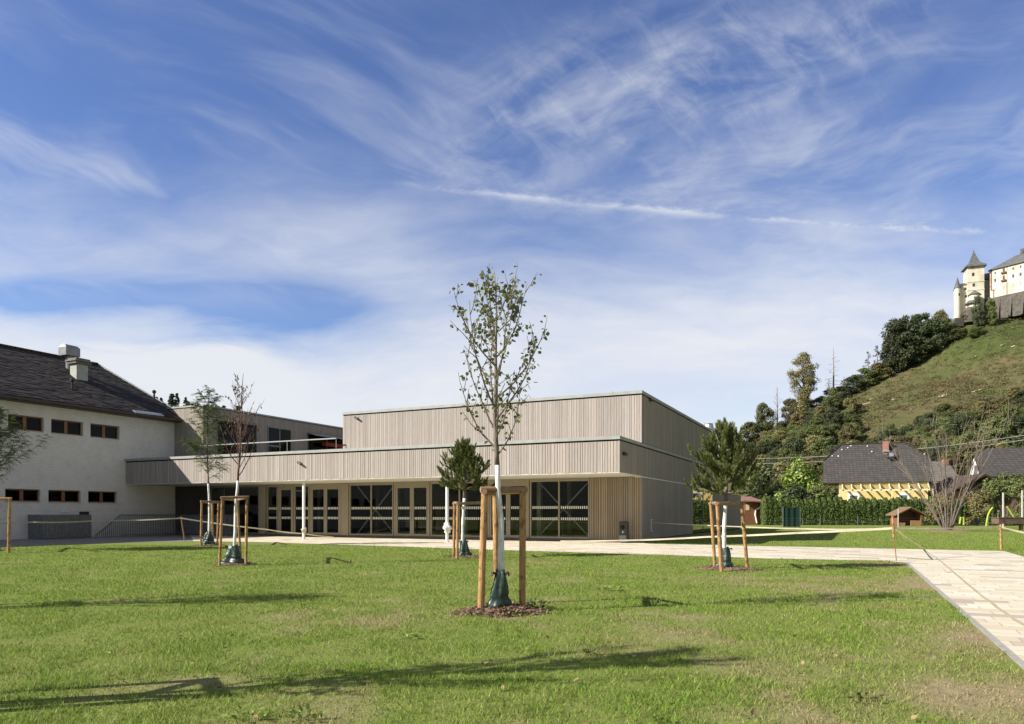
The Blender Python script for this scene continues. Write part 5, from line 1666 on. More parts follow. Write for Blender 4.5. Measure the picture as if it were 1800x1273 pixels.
for i, (x, yb, yt, w, kk, lb) in enumerate(((1652, 590, 549, 26, 'olive', 'pale topped tree between the grove and the castle'), (1662, 600, 562, 26, 'green', 'yellow green tree right of the dark grove under the castle'), (1668, 590, 572, 20, 'dark', 'low dark bush at the foot of the castle wall'),
                              (1718, 558, 523, 17, 'dark', 'dark tree in front of the castle wall below the round bay'), (1741, 553, 528, 20, 'green', 'yellow green tree in front of the castle retaining wall'), (1697, 572, 548, 16, 'dark', 'dark foliage clump put in for the shadow of the castle archway'),  # clump by the archway is dark foliage added for the arch's shadow
                              (1683, 599, 577, 30, 'green', 'round bush on the green slope below the castle, left one'), (1716, 595, 577, 28, 'green', 'round bush on the green slope below the castle, right one'),
                              (1345, 765, 712, 36, 'green', 'tree topping the ridge above the bushy pine'), (1390, 730, 704, 30, 'olive', 'round tree on the ridge left of the ivy covered tree'), (1436, 720, 700, 40, 'green', 'green tree on the ridge right of the ivy covered tree'), (1500, 690, 663, 44, 'dark', 'dark green bush on the ridge below the spruce pair'),
                              (1524, 672, 648, 44, 'green', 'green bush on the ridge just left of the dark grove'), (1546, 660, 640, 34, 'olive', 'olive bush at the foot of the spruce pair'), (1470, 700, 682, 48, 'dark', 'dark bush on the ridge under the dead spruces'), (1320, 790, 745, 40, 'green', 'tree at the low end of the ridge behind the bushy pine'))):
    hill_tree(x, yb, yt, w, kk, i, lb, 'trees and bushes on the upper hill', 338 if x in (1718, 1741) else None)

# scrub on the cleared slope
def scrub():
    r = random.Random(5); m = MB()
    for i in range(9000):
        Y = r.uniform(195, 350); k = r.uniform(0.42, 0.80); X = k * Y; z = hz(X, Y)
        py = HY - (z - H) / Y * F
        dens = mnoise.noise(Vector((X * 0.03, Y * 0.03, 1))) + 0.25
        if z > 70: dens -= 0.32
        if r.random() > dens + 0.3: continue
        R = r.uniform(0.5, 1.9)
        for _ in range(int(10 + R * 14)):
            o = rvec(r); o.z = abs(o.z)
            p = Vector((X, Y, z)) + Vector((o.x * R, o.y * R, o.z * R * 0.7)); n = (o + rvec(r) * 0.7).normalized(); d = n.cross(rvec(r)).normalized(); s = d.cross(n); L = 0.5
            m.poly([p - d * L * .5, p + s * L * .3, p + d * L * .5, p - s * L * .3])
    o = m.build('scrub', M_scrub); tag(o, 'low olive and brown scrub covering the cleared hillside', 'scrub', kind='stuff')
scrub()
r_ = random.Random(9)
for i in range(26):
    x = r_.uniform(1480, 1800); D = r_.uniform(235, 335); X = (x - CX) / F * D; z = hz(X, D)
    a = r_.uniform(-0.4, 0.4); L = r_.choice((0.7, 0.9, 1.4, 3.2)); d = Vector((math.cos(a), math.sin(a), 0.28)) * L * 0.5; p = Vector((X, D, z + 0.35))
    m = MB(); m.tube([p - d, p + d], [0.22, 0.17], 7); o = m.build('felled_log', M_paleswood, None, origin=tuple(p)); tag(o, 'pale felled log or stump on the cleared hillside', 'log', 'felled logs on the cleared hillside')
# conifers on the far left hill
pc = [clump_tree('spruce_tree', 301 + i, 13, 2.6, 0.6, 110, 4400, 0.5, M_fol_conifer, 'cone') for i in range(2)]
for i in range(16):
    X = -148 + i * 2.35 + r_.uniform(-1, 1); Y = 290 + r_.uniform(-12, 12); z = hz_left(X, Y); top = interp(CX + X / Y * F, [(265, 698), (300, 694), (316, 690), (330, 703), (345, 712)]) + r_.uniform(-3, 6)
    zt = z_at(Vector((X, Y, 0)), top); s = max(0.3, (zt - z) / 13)
    place(pc[i % 2], i > 1, (X, Y, z - 0.2), i, (max(s, .6), max(s, .6), s), 'dark spruce on the distant hill seen over the roofs at the left', 'distant spruces behind the old school roof')

# ------------------------------------------------------------------ castle
M_cwall = mat('castle_plaster', (0.58, 0.54, 0.44), (0.66, 0.62, 0.52), 0.25, 0.85, c3=(0.47, 0.42, 0.33), sc3=0.15)
M_croof = mat('castle_slate', (0.085, 0.090, 0.095), (0.13, 0.135, 0.14), 0.5, 0.6, bump=0.2)
M_cstone = mat('castle_stone', (0.072, 0.066, 0.058), (0.13, 0.12, 0.105), 0.6, 0.95, bump=0.6, bdist=0.3)
M_cwin = mat('castle_window', (0.03, 0.03, 0.035), (0.06, 0.055, 0.05), 1, 0.4)
M_rust = mat('red_gutter', (0.20, 0.06, 0.04), (0.25, 0.08, 0.05), 1, 0.7)
D = 350.0; k_ = D / F
castle = thing('castle', 'pale hilltop castle with a pointed slate tower and small corner turret', 'castle', tuple(P(1712, 556, D)))
def cz(y, d=D): return H + (HY - y) / F * d
def cx(x, d=D): return (x - CX) / F * d
def tower_box(m, x0, x1, y0, y1, z0, z1): m.box(x0, x1, y0, y1, z0, z1)
# the buildings stand square to direction FX (left receding)
FX = Vector((0.80, -0.25, 0)).normalized(); FY = Vector((0.25, 0.80, 0)).normalized()
# main tower
tc_ = Vector((cx(1711.5, D + 3), D + 3, 0)); hw = 3.75
def sq(c, w, z, d=None): 
    d = d or w
    return [c + FX * sx * w + FY * sy * d + Vector((0, 0, z)) for sx, sy in ((-1, -1), (1, -1), (1, 1), (-1, 1))]
m = MB(); m.hexa(sq(tc_, hw - 0.25, cz(565)) + sq(tc_, hw - 0.25, cz(468))); 
for y in (495.5, 510):
    m.hexa(sq(tc_, hw - 0.1, cz(y + 0.6)) + sq(tc_, hw - 0.1, cz(y - 0.6)))
tw = m.build('tower', M_cwall, castle)
m = MB()
def ringsq(prof, c, mi=0):
    base = len(m.v)
    for w, z in prof: m.v.extend([tuple(q) for q in sq(c, w, z)])
    for i in range(len(prof) - 1):
        for q in range(4):
            q2 = (q + 1) % 4; m.f.append((base + i * 4 + q, base + i * 4 + q2, base + i * 4 + 4 + q2, base + i * 4 + 4 + q)); m.m.append(mi)
    m.f.append(tuple(base + q for q in (3, 2, 1, 0))); m.m.append(mi)
ringsq([(4.45, cz(469)), (4.3, cz(466.5)), (3.0, cz(463)), (1.85, cz(457.5)), (1.1, cz(449)), (0.45, cz(442)), (0.10, cz(438.5)), (0.08, cz(436))], tc_)
m.build('tower_spire', M_croof, tw)
m = MB(); m.lathe(Vector((tc_.x, tc_.y, cz(439.5))), [(0.1, 0), (0.3, 0.2), (0.3, 0.5), (0.05, 0.7), (0.04, 1.4)], 8); m.build('finial', M_croof, tw)
def cwin(parent, c, w, x, y, ww, hh, off):
    """window on the front (-FY) face of a square block"""
    # solve position along FX for pixel x
    o = c - FY * (w + off)
    kk = (x - CX) / F; s = (o.x - kk * o.y) / (kk * FX.y - FX.x); p = o + FX * s; z = cz(y, p.y)
    mm = MB(); mm.hexa([p + FX * (a * ww / 2) + FY * b_ + Vector((0, 0, z + e * hh / 2)) for e in (-1, 1) for a, b_ in ((-1, -0.05), (1, -0.05), (1, 0.2), (-1, 0.2))])
    return mm.build('window', M_cwin, parent)
for x, y, w_, h_ in ((1710.6, 482.5, 1.0, 1.6), (1711.5, 501, 1.0, 1.5), (1710, 469.8, 0.7, 0.5)): cwin(tw, tc_, hw - 0.25, x, y, w_, h_, 0.0)
# corner turret and the block between
rc = Vector((cx(1683, D + 2), D + 2, 0))
m = MB(); m.lathe(rc + Vector((0, 0, cz(566))), [(1.35, 0), (1.25, cz(504.5) - cz(566))], 16); tu = m.build('turret', M_cwall, castle)
m = MB(); m.lathe(rc + Vector((0, 0, cz(505))), [(1.55, 0), (1.1, 1.6), (0.55, 3.6), (0.2, 4.9), (0.04, 5.4)], 16); m.build('turret_roof', M_croof, tu)
m = MB(); p = rc + Vector((0.0, -1.28, cz(517))); m.box(p.x - 0.25, p.x + 0.35, p.y - 0.05, p.y + 0.3, p.z - 0.55, p.z + 0.55); m.build('window', M_cwin, tu)
bc = Vector((cx(1695, D + 6), D + 6, 0)); m = MB(); m.hexa(sq(bc, 3.4, cz(570), 4.5) + sq(bc, 3.4, cz(498), 4.5)); lb_ = m.build('link_block', M_cwall, castle)
m = MB(); a = sq(bc, 3.7, cz(498.5), 4.9); r0, r1 = bc + FX * -1.5 + Vector((0, 0, cz(491))), bc + FX * 4.0 + Vector((0, 0, cz(489))); m.poly([a[0], a[1], r1, r0]); m.poly([a[2], a[3], r0, r1]); m.poly([a[3], a[0], r0]); m.poly([a[1], a[2], r1]); m.build('link_roof', M_croof, castle)
for x, y in ((1697, 508), (1698, 521)): cwin(lb_, bc, 4.5, x, y, 0.9, 1.3, 0.0)
# round bay with two small roofs in front of the tower
bb = Vector((cx(1713, D - 2.2), D - 2.2, 0)); m = MB(); m.lathe(bb + Vector((0, 0, cz(562))), [(3.0, 0), (2.7, cz(533) - cz(562)), (2.4, cz(533) - cz(562) + 0.05), (2.3, cz(520) - cz(562))], 18); ba = m.build('round_bay', M_cwall, castle)
m = MB(); m.lathe(bb + Vector((0, 0, cz(521.5))), [(2.9, 0), (1.5, 1.3), (0.05, 2.3)], 16); m.build('bay_roof', M_croof, ba)
m = MB(); m.lathe(bb + Vector((-0.8, 0, cz(537))), [(3.4, 0), (3.0, 0.5), (2.1, 1.6)], 16); m.build('bay_skirt_roof', M_croof, ba)
# long wing at the right
WD = Vector((0.557, -0.83, 0)).normalized(); WN = Vector((-0.83, -0.557, 0)).normalized()
w0 = Vector((cx(1739), D, 0)); Lw = 46.0
zb_, ze_ = cz(526, D), cz(476.5, D)
def wp(s, n, z): return w0 + WD * s + WN * n + Vector((0, 0, z))
m = MB(); m.hexa([wp(0, 0, zb_ - 10), wp(Lw, 0, zb_ - 10), wp(Lw, -14, zb_ - 10), wp(0, -14, zb_ - 10), wp(0, 0, ze_), wp(Lw, 0, ze_), wp(Lw, -14, ze_), wp(0, -14, ze_)])
wg = m.build('long_wing', M_cwall, castle)
m = MB(); e0, e1, e2, e3 = wp(-0.6, 0.7, ze_), wp(Lw, 0.7, ze_), wp(Lw, -14.7, ze_), wp(-0.6, -14.7, ze_); r0, r1 = wp(8.5, -7, ze_ + 6.4), wp(Lw - 6, -7, ze_ + 6.4)
m.poly([e0, e1, r1, r0]); m.poly([e2, e3, r0, r1]); m.poly([e3, e0, r0]); m.poly([e1, e2, r1]); m.build('wing_roof', M_croof, castle)
m = MB(); m.hexa([wp(a, b_, ze_ + z) for z in (5.2, 8.6) for a, b_ in ((10.5, -6.5), (12, -6.5), (12, -7.5), (10.5, -7.5))]); m.hexa([wp(a, b_, ze_ + z) for z in (4.2, 8.2) for a, b_ in ((13, -5.5), (13.8, -5.5), (13.8, -6.3), (13, -6.3))]); m.build('wing_chimney', M_cstone, castle)
hgt = ze_ - zb_
for i, s in enumerate((2.6, 6.2, 10.2, 13.2, 17, 21, 25, 29)):
    for j, fz in enumerate((0.88, 0.62, 0.30)):
        ww = 0.75 if j == 0 else 0.9; hh = (1.1, 1.6, 1.7)[j]
        if i == 1: ww, hh = 1.0, (2.2, 2.6, 1.6)[j]
        z = zb_ + hgt * fz
        mm = MB(); mm.hexa([wp(s + a * ww, b_, z + e * hh / 2) for e in (-1, 1) for a, b_ in ((-0.5, 0.05), (0.5, 0.05), (0.5, -0.2), (-0.5, -0.2))])
        o = mm.build('window', M_cwin if j < 2 else mat('castle_shutter' + str(i), (0.35, 0.30, 0.24), (0.42, 0.37, 0.30), 1), wg)
        if i == 1 and j < 2:
            mm = MB(); mm.hexa([wp(s + a * 1.0, b_, z - hh / 2 + e) for e in (-0.15, 0.55) for a, b_ in ((-1, 0.06), (1, 0.06), (1, 0.85), (-1, 0.85))]); mm.build('balcony', M_rust, o)
m = MB(); m.bar(wp(0.9, 0.12, zb_ + hgt * 0.3), wp(0.9, 0.12, ze_), 0.4, 0.25); m.bar(wp(0.9, 0.12, zb_ + hgt * 0.3), wp(2.0, 0.12, zb_ + hgt * 0.3), 0.4, 0.25); m.bar(wp(2.0, 0.12, zb_), wp(2.0, 0.12, zb_ + hgt * 0.29), 0.35, 0.25); m.build('downpipe', M_rust, wg)
m = MB(); m.bar(wp(7.6, 0.1, zb_), wp(7.6, 0.1, ze_), 0.2, 0.16); m.build('downpipe', M_cstone, wg)
# dark link between tower and wing
lc = Vector((cx(1730, D + 8), D + 8, 0)); m = MB(); m.hexa(sq(lc, 2.6, cz(565), 4) + sq(lc, 2.6, cz(487), 4)); m.build('rear_block', M_cwall, castle)
m = MB(); a = sq(lc, 6.0, cz(486.5), 4.6); r0, r1 = lc + FX * -4.5 + Vector((0, 0, cz(473))), lc + FX * 9 + Vector((0, 0, cz(468))); m.poly([a[0], a[1], r1, r0]); m.poly([a[2], a[3], r0, r1]); m.poly([a[3], a[0], r0]); m.poly([a[1], a[2], r1]); m.build('rear_roof', M_croof, castle)
# stone retaining wall with buttresses
m = MB(); m.hexa([wp(-3, 2.2, zb_ - 11), wp(Lw, 2.2, zb_ - 11), wp(Lw, 0.1, zb_ - 11), wp(-3, 0.1, zb_ - 11), wp(-3, 1.5, zb_ - 0.1), wp(Lw, 1.5, zb_ - 0.1), wp(Lw, 0.1, zb_ - 0.1), wp(-3, 0.1, zb_ - 0.1)])
for s in (4.5, 9.5, 14.5, 20, 26): m.hexa([wp(s + a, b_, zb_ + z) for z, bb_ in ((-11, 3.6), (-1.5, 1.7)) for a, b_ in ((0, bb_), (0.9, bb_), (0.9, 0.5), (0, 0.5))])
m.build('retaining_wall', M_cstone, castle)
m = MB(); g0 = Vector((cx(1690), D - 3, 0)); m.box(cx(1668), cx(1683), D - 5, D - 3.5, cz(578), cz(564)); m.lathe(Vector((cx(1694), D - 4.2, cz(572))), [(3.2, 0), (3.0, 4.0), (2.2, 6.4), (0.8, 7.6)], 14); m.build('archway', M_cstone, castle)
m = MB(); m.tube([Vector((cx(1729.5), D - 4, cz(562))), Vector((cx(1729.5), D - 4, cz(527)))], 0.55, 10); m.build('stone_pier', M_cstone, castle)

# ------------------------------------------------------------------ houses
M_hroof = brickish('grey_shingle', (0.062, 0.058, 0.057), (0.088, 0.083, 0.080), (0.035, 0.033, 0.032), 1.0, 0.5, 0.30, bump=0.8, msize=0.03, vert=True, rough=0.85)
M_yellow = mat('yellow_plaster', (0.62, 0.47, 0.19), (0.68, 0.53, 0.24), 0.8, 0.85)
M_redbrick = brickish('red_brick', (0.30, 0.07, 0.05), (0.36, 0.09, 0.06), (0.35, 0.25, 0.2), 1.0, 0.24, 0.08, vert=True)
M_brownwood = mat('brown_shed_wood', (0.16, 0.07, 0.035), (0.24, 0.11, 0.055), 3, 0.7, stretch=(6, 6, 0.6), bump=0.2)
M_barn = mat('dark_barn_wood', (0.05, 0.035, 0.028), (0.08, 0.055, 0.042), 2, 0.8, stretch=(6, 6, 0.6), bump=0.2)
M_cream = mat('cream_paint', (0.62, 0.54, 0.34), (0.68, 0.60, 0.40), 2, 0.7)
def hip_house(m, x0, x1, y0, y1, ze, zr, hx, mi=0):
    ym = (y0 + y1) / 2
    a, b_, c, d = Vector((x0, y0, ze)), Vector((x1, y0, ze)), Vector((x1, y1, ze)), Vector((x0, y1, ze)); r0, r1 = Vector((x0 + hx, ym, zr)), Vector((x1 - hx, ym, zr))
    m.poly([a, b_, r1, r0]); m.poly([c, d, r0, r1]); m.poly([d, a, r0]); m.poly([b_, c, r1]); m.poly([d, c, b_, a])
def xx(x, D): return (x - CX) / F * D
def zz(y, D): return H + (HY - y) / F * D
D = 95.0
hs = thing('yellow_house', 'yellow house with a big grey shingle roof and red brick chimney behind the hedge', 'house', (xx(1543, D), D, 0))
y0, y1 = D, D + 10.0
m = MB()
# half-hipped: upper ridge narrower, steep lower eaves
xa, xb = xx(1447, D), xx(1638, D); ze, zk, zr = zz(848, D), zz(808, D + 2.6), zz(781, D + 5)
A = [Vector((xa, y0, ze)), Vector((xb, y0, ze)), Vector((xb, y1, ze)), Vector((xa, y1, ze))]
f = (zk - ze) / (zr - ze); ym = (y0 + y1) / 2
K0f, K0b = Vector((xa + 0.05, y0 + (ym - y0) * f, zk)), Vector((xa + 0.05, y1 - (y1 - ym) * f, zk)); K1f, K1b = Vector((xb - 0.3, y0 + (ym - y0) * f, zk)), Vector((xb - 0.3, y1 - (y1 - ym) * f, zk))
R0, R1 = Vector((xa + 2.5, ym, zr)), Vector((xb - 3.5, ym, zr))
m.poly([A[0], A[1], K1f, R1, R0, K0f]); m.poly([A[2], A[3], K0b, R0, R1, K1b]); m.poly([K0b, K0f, R0]); m.poly([K1f, K1b, R1]); m.poly([A[3], A[0], K0f, K0b]); m.poly([A[1], A[2], K1b, K1f]); m.poly([A[3] - Vector((0, 0, .02)), A[2] - Vector((0, 0, .02)), A[1] - Vector((0, 0, .02)), A[0] - Vector((0, 0, .02))])
rf = m.build('roof', M_hroof, hs)
m = MB()
for a_, b_ in ((R0, R1), (R0, K0f), (R1, K1f)): m.tube([a_ + Vector((0, 0, .03)), b_ + Vector((0, -.03, .03))], 0.10, 6)
m.build('ridge_tile', M_rooftile, rf)
m = MB(); m.bar(A[0] + Vector((0, -0.08, 0.02)), A[1] + Vector((0, -0.08, 0.02)), 0.14, 0.14); m.build('gutter', M_gutter, rf)
m = MB(); cxx = xx(1532.5, D + 4); m.box(cxx - 0.38, cxx + 0.38, D + 3.6, D + 4.3, zz(802, D + 4), zz(777, D + 4)); ch = m.build('chimney', M_redbrick, rf)
m = MB(); m.box(cxx - 0.43, cxx + 0.43, D + 3.55, D + 4.35, zz(777, D + 4) + 0.01, zz(775.5, D + 4)); m.build('chimney_cap', M_gutter, ch)
m = MB(); m.box(cxx - 0.42, cxx + 0.42, D + 3.45, D + 4.0, zz(796, D + 4), zz(793, D + 4)); m.build('chimney_flashing', M_alu, ch)
sx = xx(1550, D + 2.6); z0 = zz(804, D + 2.6); m = MB(); m.hexa([(sx - .5, D + 2.25, z0 - .3), (sx + .5, D + 2.25, z0 - .3), (sx + .5, D + 3.0, z0 + .42), (sx - .5, D + 3.0, z0 + .42), (sx - .5, D + 2.1, z0 - .12), (sx + .5, D + 2.1, z0 - .12), (sx + .5, D + 2.85, z0 + .6), (sx - .5, D + 2.85, z0 + .6)]); sk = m.build('skylight', M_black, rf)
m = MB(); m.hexa([(sx - .28, D + 2.2, z0 - .0), (sx + .28, D + 2.2, z0 - .0), (sx + .28, D + 2.72, z0 + .5), (sx - .28, D + 2.72, z0 + .5), (sx - .28, D + 2.17, z0 + .02), (sx + .28, D + 2.17, z0 + .02), (sx + .28, D + 2.69, z0 + .52), (sx - .28, D + 2.69, z0 + .52)]); m.build('pane', M_alu, sk)
m = MB(); rr = random.Random(8)
for i in range(10):
    x = xa + 1 + (xb - xa - 2) * rr.random(); f2 = rr.uniform(0.6, 0.97); yy = y0 + (ym - y0) * f2; z = ze + (zr - ze) * f2
    if x < xa + 2.6 * (f2 - f) / (1 - f + 1e-6) or x > xb - 3.4 * (f2 - f) / (1 - f + 1e-6): continue
    m.box(x - .08, x + .08, yy - .14, yy - .02, z - .02, z + .11)
m.build('snow_hook', M_white, rf)
m = MB(); m.box(xx(1476, D), xx(1626, D), D + 0.12, D + 9.5, 0, ze - 0.05); m.build('wall', M_yellow, hs)
m = MB(); m.box(xx(1628, D), xx(1646, D), D + 1.5, D + 8, 0, zz(850, D)); m.build('side_extension', mat('brown_side_wall', (0.16, 0.10, 0.085), (0.2, 0.13, 0.11), 1), hs)
for x0_, x1_ in ((1491, 1512), (1577, 1596)):
    m = MB(); m.box(xx(x0_, D), xx(x1_, D), D + 0.04, D + 0.115, 0.5, zz(866, D)); w_ = m.build('window', M_white, hs)
    m = MB(); m.box(xx(x0_ + 4, D), xx(x1_ - 4, D), D + 0.01, D + 0.036, 0.9, zz(871, D)); m.build('pane', M_glass, w_)
# pergola: cream rafters carrying a glass roof
pg = thing('pergola', 'cream timber pergola with slanting rafters in front of the yellow house', 'pergola', (xx(1543, D), D, 0))
zf = zz(860, D - 2.0); zk2 = zz(852, D + 0.4)
m = MB(); m.bar((xx(1475, D), D - 2.0, zf - 0.12), (xx(1632, D), D - 2.0, zf - 0.12), 0.14, 0.2); m.build('front_beam', M_cream, pg)
for i in range(10):
    q = xx(1482 + 16 * i, D); m = MB(); m.bar((q, D - 2.2, zf - 0.0), (q, D + 0.05, zk2), 0.15, 0.2); m.build('rafter', M_cream, pg)
m = MB(); m.hexa([(xx(1475, D), D - 2.0, zf + 0.02), (xx(1632, D), D - 2.0, zf + 0.02), (xx(1632, D), D + 0.03, zk2 + 0.02), (xx(1475, D), D + 0.03, zk2 + 0.02), (xx(1475, D), D - 2.0, zf + 0.035), (xx(1632, D), D - 2.0, zf + 0.035), (xx(1632, D), D + 0.03, zk2 + 0.035), (xx(1475, D), D + 0.03, zk2 + 0.035)]); m.build('glass_roof', glass_mat('clear_glass', (0.96, 0.97, 0.97), 1.4), pg)
for x in (1476, 1565, 1631): m = MB(); q = xx(x, D); m.box(q - .08, q + .08, D - 2.08, D - 1.92, 0, zf - 0.23); m.build('pergola_post', M_cream, pg)
for o in (hs, pg): o.rotation_euler = (0, 0, math.radians(-24)); o.scale = (0.93, 0.93, 1.0)
# low house between
D2 = 122.0
sh = thing('low_house', 'small house with pale weathered grey roof between the yellow house and the barn', 'house', (xx(1662, D2), D2, 0))
m = MB(); xa, xb = xx(1632, D2), xx(1692, D2); ze, zr = zz(846, D2), zz(811, D2 + 3.5); m.poly([(xa, D2, ze), (xb, D2, ze), (xb - 0.4, D2 + 3.5, zr), (xa - 0.0, D2 + 3.5, zr)]); m.poly([(xb, D2 + 7, ze), (xa, D2 + 7, ze), (xa, D2 + 3.5, zr), (xb - 0.4, D2 + 3.5, zr)]); m.poly([(xb, D2, ze), (xb, D2 + 7, ze), (xb - .4, D2 + 3.5, zr)]); m.poly([(xa, D2 + 7, ze), (xa, D2, ze), (xa, D2 + 3.5, zr)])
rf = m.build('roof', brickish('pale_shingle', (0.17, 0.155, 0.14), (0.21, 0.195, 0.18), (0.1, 0.09, 0.085), 1.0, 0.5, 0.30, bump=0.8, msize=0.03, vert=True), sh)
m = MB(); q = xx(1662, D2 + 3); m.box(q - .4, q + .4, D2 + 2.7, D2 + 3.4, zz(815, D2), zz(806, D2)); m.build('chimney', M_redbrick, rf)
m = MB(); m.box(xa + 0.4, xb - 0.6, D2 + 0.5, D2 + 6.5, 0, ze - 0.05); m.build('wall', M_white, sh)
# right house with white gable
D3 = 112.0
rg = thing('white_gabled_house', 'house with grey shingle roof and white triangular gable at the right edge', 'house', (xx(1780, D3), D3, 0))
gb = Vector((0.30, 0.954, 0)); ga = Vector((0.954, -0.30, 0)); Q = Vector((xx(1728, D3), D3, 0))
ze, zr = zz(835, D3), zz(789, D3 + 3.6)
def q_(a_, b_, z): return Q + ga * a_ + gb * b_ + Vector((0, 0, z))
hf = 0.72; zh = ze + (zr - ze) * hf
eF0, eF1, eB0, eB1 = q_(-0.5, -0.5, ze - 0.3), q_(17, -0.5, ze - 0.3), q_(-0.5, 7.7, ze - 0.3), q_(17, 7.7, ze - 0.3)
hF, hB = q_(-0.5, 3.6 * hf, zh + 0.1), q_(-0.5, 7.2 - 3.6 * hf, zh + 0.1); r0, r1 = q_(1.6, 3.6, zr), q_(17, 3.6, zr)
m = MB(); m.poly([eF0, eF1, r1, r0, hF]); m.poly([hF, r0, hB]); m.poly([eB1, eB0, hB, r0, r1]); m.build('roof', M_hroof, rg)
m = MB(); 
for a_, b_ in ((eF0, hF), (hF, r0), (hB, r0), (hB, eB0)): m.bar(a_ + Vector((0, 0, -0.02)), b_ + Vector((0, 0, -0.02)), 0.10, 0.16)
m.build('verge_board', M_gutter, rg)
m = MB(); m.poly([q_(0, 0, 0), q_(0, 7.2, 0), q_(0, 7.2, ze - 0.1), q_(0, 7.2 - 3.6 * hf, zh - 0.05), q_(0, 3.6 * hf, zh - 0.05), q_(0, 0, ze - 0.1)]); m.build('gable_wall', M_white, rg)
m = MB(); m.poly([q_(0.02, 0, 0), q_(17, 0, 0), q_(17, 0, ze - 0.1), q_(0.02, 0, ze - 0.1)]); m.build('front_wall', mat('brown_boarding', (0.10, 0.065, 0.045), (0.14, 0.095, 0.07), 2, 0.8), rg)
m = MB(); m.hexa([q_(a_, b_, z) for z in (ze + 0.25, ze + 1.7) for a_, b_ in ((-0.04, 2.6), (0.1, 2.6), (0.1, 4.4), (-0.04, 4.4))]); m.build('gable_window', M_steel, rg)
# barn
D4 = 92.0
bn = thing('dark_barn', 'dark timber barn with open gable standing in front of the white gabled house', 'barn', (xx(1700, D4), D4, 0))
m = MB(); pk = (xx(1727, D4), zz(833, D4)); lft = (xx(1640, D4), zz(878, D4)); rgt = (xx(1745, D4), zz(842, D4))
for (ax, az), (bx, bz) in ((pk, lft), (pk, rgt)):
    m.hexa([(ax, D4 - 0.6, az - .28), (bx, D4 - 0.6, bz - .28), (bx, D4 + 7, bz - .28), (ax, D4 + 7, az - .28), (ax, D4 - 0.6, az), (bx, D4 - 0.6, bz), (bx, D4 + 7, bz), (ax, D4 + 7, az)])
m.build('roof', M_barn, bn)
m = MB(); m.poly([(lft[0] + .3, D4 + 2, 0), (rgt[0] + 2.2, D4 + 2, 0), (rgt[0] + 2.2, D4 + 2, rgt[1] - .6), (pk[0], D4 + 2, pk[1] - .3), (lft[0] + .3, D4 + 2, lft[1] - .3)]); m.box(lft[0] + .3, rgt[0] + 2.2, D4 + 2.02, D4 + 6.5, 0, 3.0); m.build('wall', M_barn, bn)
m = MB(); m.box(xx(1701, D4), xx(1740, D4), D4 + 0.8, D4 + 1.0, zz(870, D4), zz(866.5, D4)); m.build('cream_beam', M_cream, bn)
hut = thing('garden_hut', 'small orange wooden hut gable standing below the barn roof', 'hut', (xx(1681, D4 - 2), D4 - 2, 0))
d = D4 - 3.0; m = MB(); m.poly([(xx(1666, d), d, 0), (xx(1703, d), d, 0), (xx(1703, d), d, zz(871, d)), (xx(1682, d), d, zz(862, d)), (xx(1666, d), d, zz(870, d))]); m.box(xx(1666, d), xx(1703, d), d + .02, d + 2.0, 0, zz(871.5, d)); m.build('wall', mat('orange_wood', (0.30, 0.13, 0.05), (0.38, 0.17, 0.07), 3, 0.7, stretch=(6, 6, .6)), hut)
m = MB()
for a_, b_ in (((1661, 872), (1682, 859.5)), ((1682, 859.5), (1712, 873))): m.hexa([(xx(a_[0], d), d - .3, zz(a_[1], d)), (xx(b_[0], d), d - .3, zz(b_[1], d)), (xx(b_[0], d), d + 2.4, zz(b_[1], d)), (xx(a_[0], d), d + 2.4, zz(a_[1], d)), (xx(a_[0], d), d - .3, zz(a_[1], d) + .14), (xx(b_[0], d), d - .3, zz(b_[1], d) + .14), (xx(b_[0], d), d + 2.4, zz(b_[1], d) + .14), (xx(a_[0], d), d + 2.4, zz(a_[1], d) + .14)])
m.build('roof', M_barn, hut)
# shed behind the bushy pine
d = 86.0; sd = thing('brown_shed', 'reddish brown timber shed with a white downpipe left of the hedge', 'shed', (xx(1327, d), d, 0))
m = MB(); m.box(xx(1309, d), xx(1337, d), d, d + 4, 0, zz(882, d)); wl = m.build('wall', M_brownwood, sd)
m = MB(); m.box(xx(1311, d), xx(1317, d), d - .04, d - .005, zz(897, d), zz(887, d)); m.build('window', M_cream, wl)
m = MB(); m.hexa([(xx(1303, d), d - .8, zz(881, d)), (xx(1343, d), d - .8, zz(884, d)), (xx(1343, d), d + 4.5, zz(874, d)), (xx(1303, d), d + 4.5, zz(872, d)), (xx(1303, d), d - .8, zz(879.5, d)), (xx(1343, d), d - .8, zz(882, d)), (xx(1343, d), d + 4.5, zz(872, d)), (xx(1303, d), d + 4.5, zz(870, d))]); m.build('roof', mat('rust_roof', (0.22, 0.11, 0.085), (0.3, 0.16, 0.13), 2, 0.8), sd)
m = MB(); m.tube([(xx(1338, d), d - .7, zz(886, d)), (xx(1335, d), d - .4, zz(892, d)), (xx(1328, d), d - .12, zz(896, d)), (xx(1327, d), d - .12, zz(905, d)), (xx(1330, d), d - .12, 0.2)], 0.09, 8); m.build('downpipe', M_white, sd)

